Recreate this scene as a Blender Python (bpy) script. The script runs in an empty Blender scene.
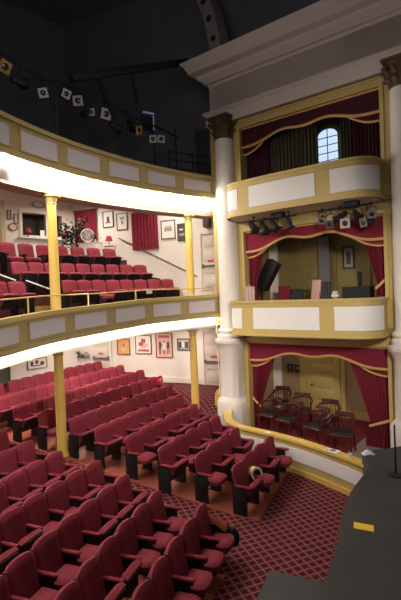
import bpy, bmesh, math, random
from mathutils import Vector, Matrix
random.seed(7)
S = bpy.context.scene
COL = S.collection
PI = math.pi
R = math.radians

# ------------------------------------------------------------------ camera
F, H = 450.0, 4.4
roll, pitch = math.asin(.04), math.atan(8 / F)
f = Vector((0, math.cos(pitch), -math.sin(pitch)))
u0 = Vector((0, math.sin(pitch), math.cos(pitch)))
r0 = Vector((1, 0, 0))
ci = r0 * math.cos(roll) - u0 * math.sin(roll)
cj = u0 * math.cos(roll) + r0 * math.sin(roll)
cam = bpy.data.cameras.new('camera')
cam.sensor_fit = 'VERTICAL'
cam.sensor_height = 36
cam.lens = 36 * F / 600
cam.clip_end = 200
co = bpy.data.objects.new('camera', cam)
COL.objects.link(co)
M4 = Matrix((ci, cj, -f)).transposed().to_4x4()
M4.translation = (0, 0, H)
co.matrix_world = M4
S.camera = co

# ------------------------------------------------------------------ frames of reference of the building
A = R(24)
EB = Vector((-math.cos(A), math.sin(A)))      # towards the back of the house
ER = Vector((math.sin(A), math.cos(A)))       # across the house, to the far side
O2 = Vector((.683, 8.944))                    # front row at the centre aisle
WD = Vector((.788, -.616))                    # along the wall of boxes
WN = Vector((-.616, -.788))                   # out of that wall into the house
WC = Vector((.873, 14.3))
SD = Vector((.3785, 16.9))                    # doorway of the far side wall
KK = SD + EB * 6.33                           # rear corner of the far side wall
BD = Vector((-.7071, -.7071))                 # along the canted rear wall
BN = Vector((.7071, -.7071))                  # out of it into the house


def HP(s, r, z=0.0):
    q = O2 + EB * s + ER * r
    return Vector((q.x, q.y, z))


def WP(w, o, z=0.0):
    q = WC + WD * w + WN * o
    return Vector((q.x, q.y, z))


def SP(t, o, z=0.0):
    q = SD + EB * t - ER * o
    return Vector((q.x, q.y, z))


def BP(t, o, z=0.0):
    q = KK + BD * t + BN * o
    return Vector((q.x, q.y, z))


WANG = math.atan2(WD.y, WD.x)


def fascia(r, b=0.0):
    """plan of the horseshoe balcony front, b metres behind it -> (s, r)"""
    s = 4.15 - .05 * (r + 1) ** 2
    ds = -.1 * (r + 1)
    L = math.hypot(1, ds)
    return s + b / L, r - ds * b / L


def FP(r, b, z):
    s, q = fascia(r, b)
    return HP(s, q, z)


def sstep(x):
    x = min(1, max(0, x))
    return x * x * (3 - 2 * x)


def floorz(s, r):
    z = .11 * max(0, s)
    re_ = max(2.2, 1.6 + .75 * s)
    k = sstep((r - re_ - .2) / 1.3) * sstep((s - 1.8) / 1.2)
    return max(z, z + k * (.88 - z))


# ------------------------------------------------------------------ mesh building
class MB:
    def __init__(self):
        self.v, self.f, self.sm = [], [], []

    def add(self, vs, fs, smooth=False):
        n = len(self.v)
        self.v += [Vector(p) for p in vs]
        for q in fs:
            self.f.append([n + k for k in q])
            self.sm.append(smooth)
        return self

    def from_bm(self, bm, mat=None, smooth=False):
        bm.verts.index_update()
        vs = [(mat @ v.co) if mat else v.co.copy() for v in bm.verts]
        fs = [[v.index for v in q.verts] for q in bm.faces]
        bm.free()
        return self.add(vs, fs, smooth)

    def box(self, c, size, rz=0.0, bev=0.0, mat=None, seg=2):
        bm = bmesh.new()
        bmesh.ops.create_cube(bm, size=1)
        for v in bm.verts:
            v.co = Vector((v.co.x * size[0], v.co.y * size[1], v.co.z * size[2]))
        if bev > 0:
            bmesh.ops.bevel(bm, geom=bm.edges[:], offset=min(bev, min(size) * .45), segments=seg, affect='EDGES', profile=.5)
        m = Matrix.Translation(Vector(c)) @ (mat if mat else Matrix.Rotation(rz, 4, 'Z'))
        return self.from_bm(bm, m, bev > 0 and seg > 1)

    def bar(self, a, b, wd, ht, bev=0.0):
        a, b = Vector(a), Vector(b)
        d = b - a
        q = d.to_track_quat('X', 'Z').to_matrix().to_4x4()
        return self.box((a + b) / 2, (d.length, wd, ht), bev=bev, mat=q)

    def tube(self, pts, r, n=10, closed=False):
        pts = [Vector(p) for p in pts]
        rs = r if isinstance(r, (list, tuple)) else [r] * len(pts)
        vs, fs = [], []
        m = len(pts)
        up = Vector((0, 0, 1))
        for k, p in enumerate(pts):
            a = pts[(k - 1) % m] if (closed or k > 0) else p
            b = pts[(k + 1) % m] if (closed or k < m - 1) else p
            t = (b - a).normalized()
            x = t.cross(up if abs(t.z) < .95 else Vector((1, 0, 0))).normalized()
            y = x.cross(t)
            for q in range(n):
                an = 2 * PI * q / n
                vs.append(p + (x * math.cos(an) + y * math.sin(an)) * rs[k])
        for k in range(m if closed else m - 1):
            k2 = (k + 1) % m
            for q in range(n):
                q2 = (q + 1) % n
                fs.append([k * n + q, k * n + q2, k2 * n + q2, k2 * n + q])
        if not closed:
            fs.append(list(range(n - 1, -1, -1)))
            fs.append([(m - 1) * n + q for q in range(n)])
        return self.add(vs, fs, True)

    def lathe(self, prof, c, n=24, rot=0.0, smooth=True, mat=None, squash=1.0, caps=True):
        """prof = [(radius, z)]"""
        vs, fs = [], []
        for (r, z) in prof:
            for q in range(n):
                an = 2 * PI * q / n + rot
                p = Vector((r * math.cos(an), r * math.sin(an) * squash, z))
                vs.append((mat @ p if mat else p) + Vector(c))
        for k in range(len(prof) - 1):
            for q in range(n):
                q2 = (q + 1) % n
                fs.append([k * n + q, k * n + q2, (k + 1) * n + q2, (k + 1) * n + q])
        if caps:
            fs.append(list(range(n - 1, -1, -1)))
            fs.append([(len(prof) - 1) * n + q for q in range(n)])
        return self.add(vs, fs, smooth)

    def sqlathe(self, prof, c, rz):
        rings = []
        for r, z in prof:
            a, k = r * .90, r * .90 * .62
            rings.append([Vector(c) + Matrix.Rotation(rz, 3, 'Z') @ Vector((x, y, z)) for x, y in ((a, -k), (a, k), (k, a), (-k, a), (-a, k), (-a, -k), (-k, -a), (k, -a))])
        return self.loft(rings)

    def prism(self, poly, z0, z1):
        """vertical prism over plan points (z0/z1 number or list)"""
        n = len(poly)
        za = z0 if isinstance(z0, (list, tuple)) else [z0] * n
        zb = z1 if isinstance(z1, (list, tuple)) else [z1] * n
        vs = [Vector((p[0], p[1], a)) for p, a in zip(poly, za)] + [Vector((p[0], p[1], a)) for p, a in zip(poly, zb)]
        fs = [list(range(n - 1, -1, -1)), list(range(n, 2 * n))]
        for k in range(n):
            k2 = (k + 1) % n
            fs.append([k, k2, n + k2, n + k])
        return self.add(vs, fs)

    def loft(self, rings, closed_ring=True, caps=True, smooth=False):
        n = len(rings[0])
        vs = [p for ring in rings for p in ring]
        fs = []
        for k in range(len(rings) - 1):
            for q in range(n if closed_ring else n - 1):
                q2 = (q + 1) % n
                fs.append([k * n + q, k * n + q2, (k + 1) * n + q2, (k + 1) * n + q])
        if caps and closed_ring:
            fs.append(list(range(n - 1, -1, -1)))
            fs.append([(len(rings) - 1) * n + q for q in range(n)])
        return self.add(vs, fs, smooth)

    def slab(self, g, th):
        """closed thick sheet from a grid of points g[i][j]; th = thickness vector or function(i, j)"""
        ni, nj = len(g), len(g[0])
        vs, fs = [], []
        for i_ in range(ni):
            for j_ in range(nj):
                vs.append(Vector(g[i_][j_]))
        for i_ in range(ni):
            for j_ in range(nj):
                t = th(i_, j_) if callable(th) else th
                vs.append(Vector(g[i_][j_]) + Vector(t))
        N = ni * nj
        ix = lambda a, b: a * nj + b
        for a in range(ni - 1):
            for b in range(nj - 1):
                fs.append([ix(a, b), ix(a, b + 1), ix(a + 1, b + 1), ix(a + 1, b)])
                fs.append([N + ix(a, b), N + ix(a + 1, b), N + ix(a + 1, b + 1), N + ix(a, b + 1)])
        for a in range(ni - 1):
            for b in (0, nj - 1):
                fs.append([ix(a, b), ix(a + 1, b), N + ix(a + 1, b), N + ix(a, b)])
        for b in range(nj - 1):
            for a in (0, ni - 1):
                fs.append([ix(a, b), ix(a, b + 1), N + ix(a, b + 1), N + ix(a, b)])
        return self.add(vs, fs, True)

    def mesh(self, name, mat, M=None):
        me = bpy.data.meshes.new(name)
        inv = M.inverted() if M is not None else None
        me.from_pydata([(inv @ p) if inv is not None else p for p in self.v], [], self.f)
        me.polygons.foreach_set('use_smooth', self.sm)
        bm = bmesh.new()
        bm.from_mesh(me)
        bmesh.ops.recalc_face_normals(bm, faces=bm.faces)
        bm.to_mesh(me)
        bm.free()
        try:
            me.set_sharp_from_angle(angle=R(42))
        except Exception:
            pass
        me.materials.append(mat)
        return me


ROOTM = {}


def thing(name, label, cat, loc=(0, 0, 0), rz=0.0, group=None, kind=None):
    o = bpy.data.objects.new(name, None)
    o.empty_display_size = .1
    COL.objects.link(o)
    o.location = loc
    o.rotation_euler = (0, 0, rz)
    o['label'] = label
    o['category'] = cat
    if group:
        o['group'] = group
    if kind:
        o['kind'] = kind
    ROOTM[o.name] = Matrix.Translation(Vector(loc)) @ Matrix.Rotation(rz, 4, 'Z')
    return o


def part(name, mb, mat, parent, label=None, local=False):
    """mb holds world points unless local"""
    root = parent
    while root.parent:
        root = root.parent
    o = bpy.data.objects.new(name, mb.mesh(name, mat, None if local else ROOTM.get(root.name)))
    COL.objects.link(o)
    o.parent = parent
    if label:
        o['label'] = label
    return o


def single(name, mb, mat, label, cat, group=None, base=None):
    """a thing that is one mesh"""
    c = base if base is not None else sum(mb.v, Vector()) / len(mb.v)
    M = Matrix.Translation(Vector(c))
    o = bpy.data.objects.new(name, mb.mesh(name, mat, M))
    COL.objects.link(o)
    o.location = c
    ROOTM[o.name] = M
    o['label'] = label
    o['category'] = cat
    if group:
        o['group'] = group
    return o


def struct(name, mb, mat, label=None, cat=None):
    o = bpy.data.objects.new(name, mb.mesh(name, mat))
    COL.objects.link(o)
    ROOTM[o.name] = Matrix()
    o['kind'] = 'structure'
    o['label'] = label or name
    o['category'] = cat or name.split('_')[0]
    return o


# ------------------------------------------------------------------ materials
def mat(name, col, rough=.6, metal=0.0, var=.06, scale=6.0, emit=None, estr=0.0, spec=.3, bump=0.0, sheen=0.0):
    m = bpy.data.materials.new(name)
    m.use_nodes = True
    nt = m.node_tree
    b = nt.nodes['Principled BSDF']
    b.inputs['Roughness'].default_value = rough
    b.inputs['Metallic'].default_value = metal
    b.inputs['Specular IOR Level'].default_value = spec
    if sheen:
        b.inputs['Sheen Weight'].default_value = sheen
        b.inputs['Sheen Tint'].default_value = (min(1, col[0] * 2.5), col[1] * 2.5, col[2] * 2.5, 1)
    tc = nt.nodes.new('ShaderNodeTexCoord')
    no = nt.nodes.new('ShaderNodeTexNoise')
    no.inputs['Scale'].default_value = scale
    no.inputs['Detail'].default_value = 4
    nt.links.new(tc.outputs['Object'], no.inputs['Vector'])
    mx = nt.nodes.new('ShaderNodeMix')
    mx.data_type = 'RGBA'
    lo = [c * (1 - var) for c in col] + [1]
    hi = [min(1, c * (1 + var)) for c in col] + [1]
    mx.inputs[6].default_value = lo
    mx.inputs[7].default_value = hi
    nt.links.new(no.outputs['Fac'], mx.inputs[0])
    nt.links.new(mx.outputs[2], b.inputs['Base Color'])
    if bump:
        bp = nt.nodes.new('ShaderNodeBump')
        bp.inputs['Strength'].default_value = bump
        bp.inputs['Distance'].default_value = .02
        nt.links.new(no.outputs['Fac'], bp.inputs['Height'])
        nt.links.new(bp.outputs['Normal'], b.inputs['Normal'])
    if emit:
        b.inputs['Emission Color'].default_value = (*emit, 1)
        b.inputs['Emission Strength'].default_value = estr
    return m


def carpet_mat():
    m = bpy.data.materials.new('lattice_carpet')
    m.use_nodes = True
    nt = m.node_tree
    b = nt.nodes['Principled BSDF']
    b.inputs['Roughness'].default_value = .95
    b.inputs['Specular IOR Level'].default_value = .1
    tc = nt.nodes.new('ShaderNodeTexCoord')
    mp = nt.nodes.new('ShaderNodeMapping')
    mp.inputs['Rotation'].default_value = (0, 0, R(CARPET_ROT))
    nt.links.new(tc.outputs['Object'], mp.inputs['Vector'])
    sx = nt.nodes.new('ShaderNodeSeparateXYZ')
    nt.links.new(mp.outputs['Vector'], sx.inputs[0])

    def mth(op, a, bb=None):
        n = nt.nodes.new('ShaderNodeMath')
        n.operation = op
        for k, q in enumerate((a, bb)):
            if q is None:
                continue
            if isinstance(q, (int, float)):
                n.inputs[k].default_value = q
            else:
                nt.links.new(q, n.inputs[k])
        return n.outputs[0]
    px = mth('PINGPONG', sx.outputs[0], CARPET_P / 2)   # 0 at lines, P/2 in the middle
    py = mth('PINGPONG', sx.outputs[1], CARPET_P / 2)
    lines = mth('LESS_THAN', mth('MINIMUM', px, py), CARPET_P * .07)
    med = mth('GREATER_THAN', mth('MINIMUM', px, py), CARPET_P * .27)
    no = nt.nodes.new('ShaderNodeTexNoise')
    no.inputs['Scale'].default_value = 30
    nt.links.new(tc.outputs['Object'], no.inputs['Vector'])
    m1 = nt.nodes.new('ShaderNodeMix')
    m1.data_type = 'RGBA'
    m1.inputs[6].default_value = (.135, .018, .026, 1)
    m1.inputs[7].default_value = (.06, .011, .018, 1)
    nt.links.new(med, m1.inputs[0])
    m2 = nt.nodes.new('ShaderNodeMix')
    m2.data_type = 'RGBA'
    nt.links.new(m1.outputs[2], m2.inputs[6])
    m2.inputs[7].default_value = (.28, .13, .115, 1)
    nt.links.new(lines, m2.inputs[0])
    m3 = nt.nodes.new('ShaderNodeMix')
    m3.data_type = 'RGBA'
    m3.blend_type = 'MULTIPLY'
    m3.inputs[0].default_value = .35
    nt.links.new(m2.outputs[2], m3.inputs[6])
    nt.links.new(no.outputs['Color'], m3.inputs[7])
    nt.links.new(m3.outputs[2], b.inputs['Base Color'])
    return m


CARPET_ROT, CARPET_P = 24 + 45, .142
M = {}
M['carpet'] = carpet_mat()
M['boards'] = mat('red_brown_floor', (.31, .078, .042), .55, var=.15, scale=3)
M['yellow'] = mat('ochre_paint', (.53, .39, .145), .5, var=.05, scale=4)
M['gold_paint'] = mat('golden_yellow_paint', (.72, .48, .12), .42, var=.06, scale=5)
M['white'] = mat('cream_white_paint', (.78, .72, .66), .6, var=.03, scale=2)
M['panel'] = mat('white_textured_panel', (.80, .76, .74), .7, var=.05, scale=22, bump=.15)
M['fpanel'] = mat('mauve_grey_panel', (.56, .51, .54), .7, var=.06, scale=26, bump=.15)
M['ffascia'] = mat('fascia_ochre', (.42, .325, .145), .5, var=.06, scale=5)
M['wall'] = mat('cream_wall_paint', (.80, .72, .65), .7, var=.03, scale=1.5)
M['soffit'] = mat('white_soffit_paint', (.85, .82, .78), .6, var=.03, scale=3)
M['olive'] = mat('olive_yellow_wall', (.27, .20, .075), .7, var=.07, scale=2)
M['tan'] = mat('tan_wallpaper', (.36, .24, .13), .8, var=.08, scale=12)
M['dark'] = mat('dark_blue_grey_paint', (.17, .17, .19), .85, var=.2, scale=1.2)
M['ceil'] = mat('charcoal_ceiling_paint', (.18, .172, .172), .85, var=.15, scale=.8)
M['entab'] = mat('off_white_plaster', (.66, .57, .52), .65, var=.03, scale=2)
M['black'] = mat('matte_black', (.012, .012, .013), .6, var=.2, scale=5)
M['stage'] = mat('black_stage_floor', (.045, .047, .049), .55, var=.35, scale=1.3)
M['seat_black'] = mat('black_enamel_seat_pan', (.012, .013, .013), .45, var=.2, scale=4)
M['crimson'] = mat('crimson_fabric', (.24, .027, .046), .85, var=.12, scale=14, sheen=.12)
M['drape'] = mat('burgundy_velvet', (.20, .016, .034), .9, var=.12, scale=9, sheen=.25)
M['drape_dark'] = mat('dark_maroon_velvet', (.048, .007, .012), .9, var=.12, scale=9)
M['olive_drape'] = mat('olive_brown_curtain', (.045, .035, .022), .9, var=.12, scale=9)
M['goldtrim'] = mat('gold_fringe', (.62, .36, .13), .6, var=.15, scale=30)
M['capital'] = mat('bronze_capital', (.11, .07, .035), .55, var=.3, scale=20)
M['redcarpet'] = mat('plain_red_carpet', (.17, .013, .02), .95, var=.1, scale=20)
M['rug'] = mat('speckled_grey_rug', (.30, .25, .20), .95, var=.6, scale=26)
M['wood'] = mat('dark_mahogany', (.075, .018, .014), .3, var=.3, scale=8, spec=.5)
M['brass'] = mat('brass', (.72, .56, .20), .35, metal=.5, var=.08)
M['chrome'] = mat('brushed_steel', (.55, .55, .53), .35, metal=.8, var=.05)
M['iron'] = mat('dark_iron', (.03, .03, .032), .5, metal=.3, var=.2)
M['lampwhite'] = mat('pale_gel_frame', (.42, .38, .34), .5, var=.08)
M['lamporange'] = mat('amber_gel_frame', (.36, .22, .07), .5, var=.1)
M['glass'] = mat('dark_lens_glass', (.03, .02, .02), .15, var=.2, spec=.6)
M['green'] = mat('dark_green_leaf', (.03, .038, .028), .9, var=.4, scale=12, spec=.05)
M['paperw'] = mat('white_paper', (.85, .83, .80), .7, var=.02)
M['papery'] = mat('yellow_paper', (.95, .62, .04), .7, var=.02)
M['frame'] = mat('black_picture_frame', (.03, .022, .018), .4, var=.1)
M['brownframe'] = mat('brown_picture_frame', (.17, .09, .05), .45, var=.1)
M['printw'] = mat('pale_print_paper', (.78, .73, .68), .6, var=.03)
M['printred'] = mat('red_print_ink', (.45, .13, .11), .6, var=.08)
M['printdark'] = mat('dark_print_ink', (.09, .065, .06), .6, var=.1)
M['printorange'] = mat('orange_print_ink', (.75, .38, .13), .6, var=.08)
M['printpink'] = mat('pink_print_ink', (.75, .45, .38), .6, var=.08)
M['printgrey'] = mat('grey_print_ink', (.35, .31, .30), .6, var=.2, scale=30)
M['glow'] = mat('bulb_glow', (1, .95, .85), .5, emit=(1, .93, .80), estr=18)
M['daylight'] = mat('daylit_window_glass', (.6, .7, .8), .4, emit=(.62, .78, 1.0), estr=1.0)
M['bluelight'] = mat('blue_lit_panel', (.2, .3, .5), .5, emit=(.35, .5, .9), estr=.16)
M['door'] = mat('cream_door_paint', (.72, .64, .55), .55, var=.03, scale=2)
M['ydoor'] = mat('ochre_door_paint', (.50, .36, .13), .5, var=.05, scale=2)
M['sign'] = mat('red_sign', (.6, .10, .08), .5, var=.03)
M['pinkfab'] = mat('pink_upholstery', (.66, .38, .33), .8, var=.06)
M['greyp'] = mat('grey_metal_panel', (.16, .15, .16), .5, var=.1)
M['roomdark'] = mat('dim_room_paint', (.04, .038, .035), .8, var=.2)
M['orange'] = mat('orange_cloth', (.24, .05, .022), .8, var=.1)
M['teal'] = mat('dark_teal_cloth', (.010, .018, .022), .8, var=.15)
M['hat'] = mat('straw_yellow', (.72, .52, .14), .6, var=.08, scale=40)
M['cream'] = mat('cream_straw', (.88, .80, .62), .6, var=.04)
M['redshade'] = mat('red_lampshade', (.42, .05, .06), .8, var=.08)
M['cable'] = mat('white_cable', (.78, .74, .68), .6, var=.03)
M['stepwood'] = mat('varnished_step_wood', (.38, .22, .07), .5, var=.15, scale=6)

# ================================================================== SETTING
# ---------- auditorium floor
mb = MB()
ss = [-4.0 + .25 * k for k in range(66)]
rr = [-9.0 + .25 * k for k in range(66)]
ids = {}
vs, fs = [], []
for a, s in enumerate(ss):
    for b, r in enumerate(rr):
        ids[a, b] = len(vs)
        p = HP(s, r)
        q = Vector((p.x, p.y)) - WC
        w, o = q.dot(WD), q.dot(WN)
        z = floorz(s, r)
        if w > -.1 and o < 1.5:
            z = min(z, .02)
        vs.append(Vector((p.x, p.y, z)))
for a in range(len(ss) - 1):
    for b in range(len(rr) - 1):
        fs.append([ids[a, b], ids[a + 1, b], ids[a + 1, b + 1], ids[a, b + 1]])
mb.add(vs, fs, True)
struct('floor', mb, M['carpet'], 'dark red carpet with a pink diamond lattice', 'floor')
# bare floor under the seats, following the rake
for nm, r_lo, r_hi in (('floor_far_seats', lambda s: -.30 + .07 * s, lambda s: max(2.1, 1.75 + .75 * s)), ('floor_near_seats', lambda s: -5.6 + .12 * s, lambda s: -2.05 + .09 * s)):
    g = []
    for k in range(40):
        s = -.42 + k * .25
        row = []
        for j in range(16):
            r = r_lo(s) + (r_hi(s) - r_lo(s)) * j / 15
            row.append(HP(s, r, max(floorz(s, r), floorz(s - .12, r)) + .015))
        g.append(row)
    mb = MB()
    mb.slab(g, (0, 0, -.012))
    struct(nm, mb, M['boards'], 'bare red brown floor under the seat rows', 'floor')

# ---------- far side wall, canted rear wall, rear wall
WT = 9.35


def wallprism(a, b, nrm, z0, z1, th=.25):
    n3 = Vector((nrm.x, nrm.y, 0)) * th
    return [a, b, b - n3, a - n3], z0, z1


mb = MB()
mb.prism([SP(-2.6, 0), SP(6.33, 0), SP(6.6, -.3), SP(-2.6, -.3)], -.1, [8.45, 9.3, 9.3, 8.45])
struct('wall_far_side', mb, M['wall'], 'cream side wall under the gallery')
mb = MB()
bw1 = BP(4.3, 0)
WIN = (.5, 2.2, 6.95, 7.84)   # rear window t0 t1 z0 z1
for t0, t1, z0, z1 in ((0, WIN[0], -.1, WT), (WIN[1], 4.3, -.1, WT), (WIN[0], WIN[1], -.1, WIN[2]), (WIN[0], WIN[1], WIN[3], WT)):
    mb.prism([BP(t0, 0), BP(t1, 0), BP(t1, -.25), BP(t0, -.25)], z0, z1)
struct('wall_canted_rear', mb, M['wall'], 'cream canted rear wall')
mb = MB()
e2 = -Vector((ER.x, ER.y, 0))
nb3 = Vector((EB.x, EB.y, 0))
mb.prism([bw1, bw1 + e2 * 14, bw1 + e2 * 14 + nb3 * .25, bw1 + nb3 * .25], -.1, WT)
struct('wall_rear', mb, M['wall'], 'cream rear wall')
# dark upper walls of the gallery
mb = MB()
mb.prism([SP(-2.6, 0), SP(6.33, 0), SP(6.6, -.3), SP(-2.6, -.3)], [8.45, 9.3, 9.3, 8.45], 17)
mb.prism([BP(0, 0), BP(4.3, 0), BP(4.3, -.25), BP(0, -.25)], WT, 17)
mb.prism([bw1, bw1 + e2 * 14, bw1 + e2 * 14 + nb3 * .25, bw1 + nb3 * .25], WT, 17)
struct('wall_gallery', mb, M['dark'], 'dark painted wall behind the gallery')
# skirting along the side wall
mb = MB()
mb.bar(SP(.55, .03, 1.0), SP(6.3, .03, 1.0), .05, .2)
struct('baseboard_far_side', mb, M['wall'])
# projection-room window in the canted wall
t0, t1, z0, z1 = WIN
mb = MB()
for a, b in (((t0 - .12, z0 - .1), (t1 + .12, z0)), ((t0 - .12, z1), (t1 + .12, z1 + .12)), ((t0 - .12, z0), (t0, z1)), ((t1, z0), (t1 + .12, z1)), ((1.12, z0), (1.22, z1))):
    mb.prism([BP(a[0], .05), BP(b[0], .05), BP(b[0], -.12), BP(a[0], -.12)], a[1], b[1])
wf = struct('window_1', mb, M['wall'], 'wide dark window of the rear booth in a cream frame', 'window')
mb = MB()
mb.prism([BP(t0 - .2, .22), BP(t1 + .2, .22), BP(t1 + .2, 0), BP(t0 - .2, 0)], z0 - .14, z0 - .08)
part('window_sill', mb, M['wall'], wf)
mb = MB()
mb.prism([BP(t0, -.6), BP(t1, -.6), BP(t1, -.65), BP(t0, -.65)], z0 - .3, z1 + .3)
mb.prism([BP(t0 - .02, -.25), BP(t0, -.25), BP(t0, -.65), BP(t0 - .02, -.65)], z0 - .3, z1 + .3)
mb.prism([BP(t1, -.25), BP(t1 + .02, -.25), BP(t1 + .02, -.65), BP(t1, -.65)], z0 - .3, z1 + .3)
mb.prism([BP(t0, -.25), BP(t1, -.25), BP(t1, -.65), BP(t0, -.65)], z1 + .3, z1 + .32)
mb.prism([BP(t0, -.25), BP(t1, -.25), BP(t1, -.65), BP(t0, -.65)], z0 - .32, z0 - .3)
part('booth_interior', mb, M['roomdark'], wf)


# ---------- doors of the side wall
def side_door(name, t0, t1, z0, z1, label, panels=4, m=M['door'], plate=True):
    mb = MB()
    fw = .1
    for a, b in (((t0 - fw, z0), (t0, z1 + fw)), ((t1, z0), (t1 + fw, z1 + fw)), ((t0, z1), (t1, z1 + fw))):
        mb.prism([SP(a[0], .07), SP(b[0], .07), SP(b[0], 0), SP(a[0], 0)], a[1], b[1])
    fr = struct(name, mb, M['wall'], label, 'door')
    mb = MB()
    mb.prism([SP(t0, .03), SP(t1, .03), SP(t1, 0), SP(t0, 0)], z0, z1)
    h = (z1 - z0 - .1) / panels
    for k in range(panels):   # raised horizontal panels
        za = z0 + .1 + k * h
        mb.bar(SP(t0 + .1, .035, za + h / 2 - .04), SP(t1 - .1, .035, za + h / 2 - .04), .03, h - .12, bev=.012)
    lf = part('door_leaf', mb, m, fr)
    if plate:
        mb = MB()
        mb.bar(SP(t0 + .05, .12, z0 + .92), SP(t1 - .05, .12, z0 + .92), .05, .06, bev=.015)
        for t in (t0 + .06, t1 - .06):
            mb.bar(SP(t, .02, z0 + .92), SP(t, .13, z0 + .92), .08, .14, bev=.01)
        part('push_bar', mb, M['greyp'], lf)
        mb = MB()
        tc_ = (t0 + t1) / 2
        mb.bar(SP(tc_ - .12, .06, z0 + 1.1), SP(tc_ + .12, .06, z0 + 1.1), .012, .08)
        part('door_sign', mb, M['sign'], lf)
    return fr


side_door('door_1', -.46, .28, 4.45, 6.56, 'cream panelled exit door at the right end of the balcony')
side_door('door_2', -.46, .34, .86, 2.9, 'cream panelled exit door under the balcony beside the white column')
side_door('door_3', 4.65, 5.5, .88, 2.75, 'cream exit door behind the far seat block', plate=True)
# dark door of the gallery
mb = MB()
for a, b in (((-.5, 8.4), (-.36, 10.3)), ((.22, 8.4), (.36, 10.3)), ((-.5, 10.3), (.36, 10.46))):
    mb.prism([SP(a[0], .08), SP(b[0], .08), SP(b[0], 0), SP(a[0], 0)], a[1], b[1])
M['darkdoor'] = mat('dark_grey_door_paint', (.085, .088, .10), .6, var=.08)
fr = struct('door_4', mb, M['darkdoor'], 'dark grey door at the end of the gallery', 'door')
mb = MB()
mb.prism([SP(-.36, .03), SP(.22, .03), SP(.22, 0), SP(-.36, 0)], 8.4, 10.3)
for k in range(4):
    mb.bar(SP(-.28, .035, 8.68 + k * .46), SP(.14, .035, 8.68 + k * .46), .03, .34, bev=.012)
part('door_leaf', mb, M['darkdoor'], fr)
# doorway at the rear left behind the last row
mb = MB()
for a, b, z0, z1 in ((2.80, 2.97, .9, 3.1), (3.75, 3.9, .9, 3.1)):
    mb.prism([BP(a, .1), BP(b, .1), BP(b, 0), BP(a, 0)], z0, z1)
fr = struct('door_5', mb, M['wall'], 'dark doorway in white frame behind the last row', 'door')
mb = MB()
mb.prism([BP(2.97, .03), BP(3.75, .03), BP(3.75, 0), BP(2.97, 0)], .9, 3.1)
M['dimcurtain'] = mat('grey_green_door_paint', (.12, .12, .09), .8, var=.12)
part('door_leaf', mb, M['dimcurtain'], fr)
M['paleochre'] = mat('pale_ochre_paint', (.66, .52, .32), .6, var=.04)
mb = MB()
mb.prism([BP(2.88, .06), BP(3.05, .06), BP(3.05, 0), BP(2.88, 0)], 5.3, 8.22)
struct('trim_booth_wall', mb, M['paleochre'])

# ---------- ceiling
mb = MB()
mb.prism([(-16, -3), (12, -3), (12, 26), (-16, 26)], 16.0, 16.3)
struct('ceiling', mb, M['ceil'], 'dark ceiling high above the house')

# ---------- balcony slabs and fronts
R_END = 5.05


def rlist(a, b, n):
    return [a + (b - a) * k / n for k in range(n + 1)]


def ring(b0, b1, z0, z1, ra=-7.5, rb=R_END, n=48, tilt=0.0):
    """a curved strip between offsets b0..b1 behind the balcony front; z may be function of r"""
    out = []
    for r in rlist(ra, rb, n):
        za = z0(r) if callable(z0) else z0
        zb = z1(r) if callable(z1) else z1
        out.append([FP(r, b0, za), FP(r, b1, za), FP(r, b1, zb), FP(r, b0, zb)])
    return out


def lerp_tab(tab, r):
    if r <= tab[0][0]:
        return tab[0][1]
    for (a, va), (b, vb) in zip(tab, tab[1:]):
        if r <= b:
            return va + (vb - va) * (r - a) / (b - a)
    return tab[-1][1]


mid_top = lambda r: lerp_tab([(-2.07, 4.0), (-.64, 4.1), (.94, 4.165), (2.64, 4.255), (4.9, 4.29)], r)
mid_bot = lambda r: mid_top(r) - .69
mid_wht = lambda r: mid_top(r) - 1.0
up_top = lambda r: lerp_tab([(-1.8, 8.11), (1.16, 8.10), (5.05, 8.03)], r)
up_bot = lambda r: lerp_tab([(-1.8, 7.33), (1.16, 7.36), (5.05, 7.39)], r)


def balcony_front(label, top, bot, name):
    t = thing(name, label, 'balcony front', FP(1.5, 0, bot(1.5)))
    mb = MB()
    mb.loft(ring(.02, .10, lambda r: bot(r), lambda r: top(r)))
    part('fascia_board', mb, M['ffascia'], t)
    mb = MB()
    mb.loft(ring(-.05, .16, lambda r: top(r) - .075, lambda r: top(r) + .02))
    part('top_rail', mb, M['yellow'] if 'lower' in label else M['ffascia'], t)
    mb = MB()
    mb.loft(ring(-.035, .1, lambda r: bot(r) - .02, lambda r: bot(r) + .09))
    part('bottom_moulding', mb, M['ffascia'], t)
    # stiles are left between inset panels
    L = 1.38
    r = 4.93
    while r > -6:
        # panel length along arc
        sl = math.hypot(1, .1 * (r + 1))
        dr = (L - .26) / sl
        a, b = r - dr, r - .06
        mb = MB()
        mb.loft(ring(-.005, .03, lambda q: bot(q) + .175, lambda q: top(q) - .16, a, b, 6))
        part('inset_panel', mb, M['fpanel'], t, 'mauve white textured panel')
        mb = MB()
        for z0, z1 in ((lambda q: bot(q) + .15, lambda q: bot(q) + .18), (lambda q: top(q) - .165, lambda q: top(q) - .135)):
            mb.loft(ring(-.02, .03, z0, z1, a - .03, b + .03, 6))
        for e in (a - .03, b):
            mb.loft(ring(-.02, .03, lambda q: bot(q) + .15, lambda q: top(q) - .135, e, e + .03, 1))
        part('panel_bead', mb, M['ffascia'], t)
        r -= L / sl
    return t


gal = balcony_front('ochre curved front of the dark upper gallery with white inset panels', up_top, up_bot, 'gallery_balcony')
mid = balcony_front('ochre curved front of the lower balcony with brass rail and white panels', mid_top, mid_bot, 'horseshoe_balcony')

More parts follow.
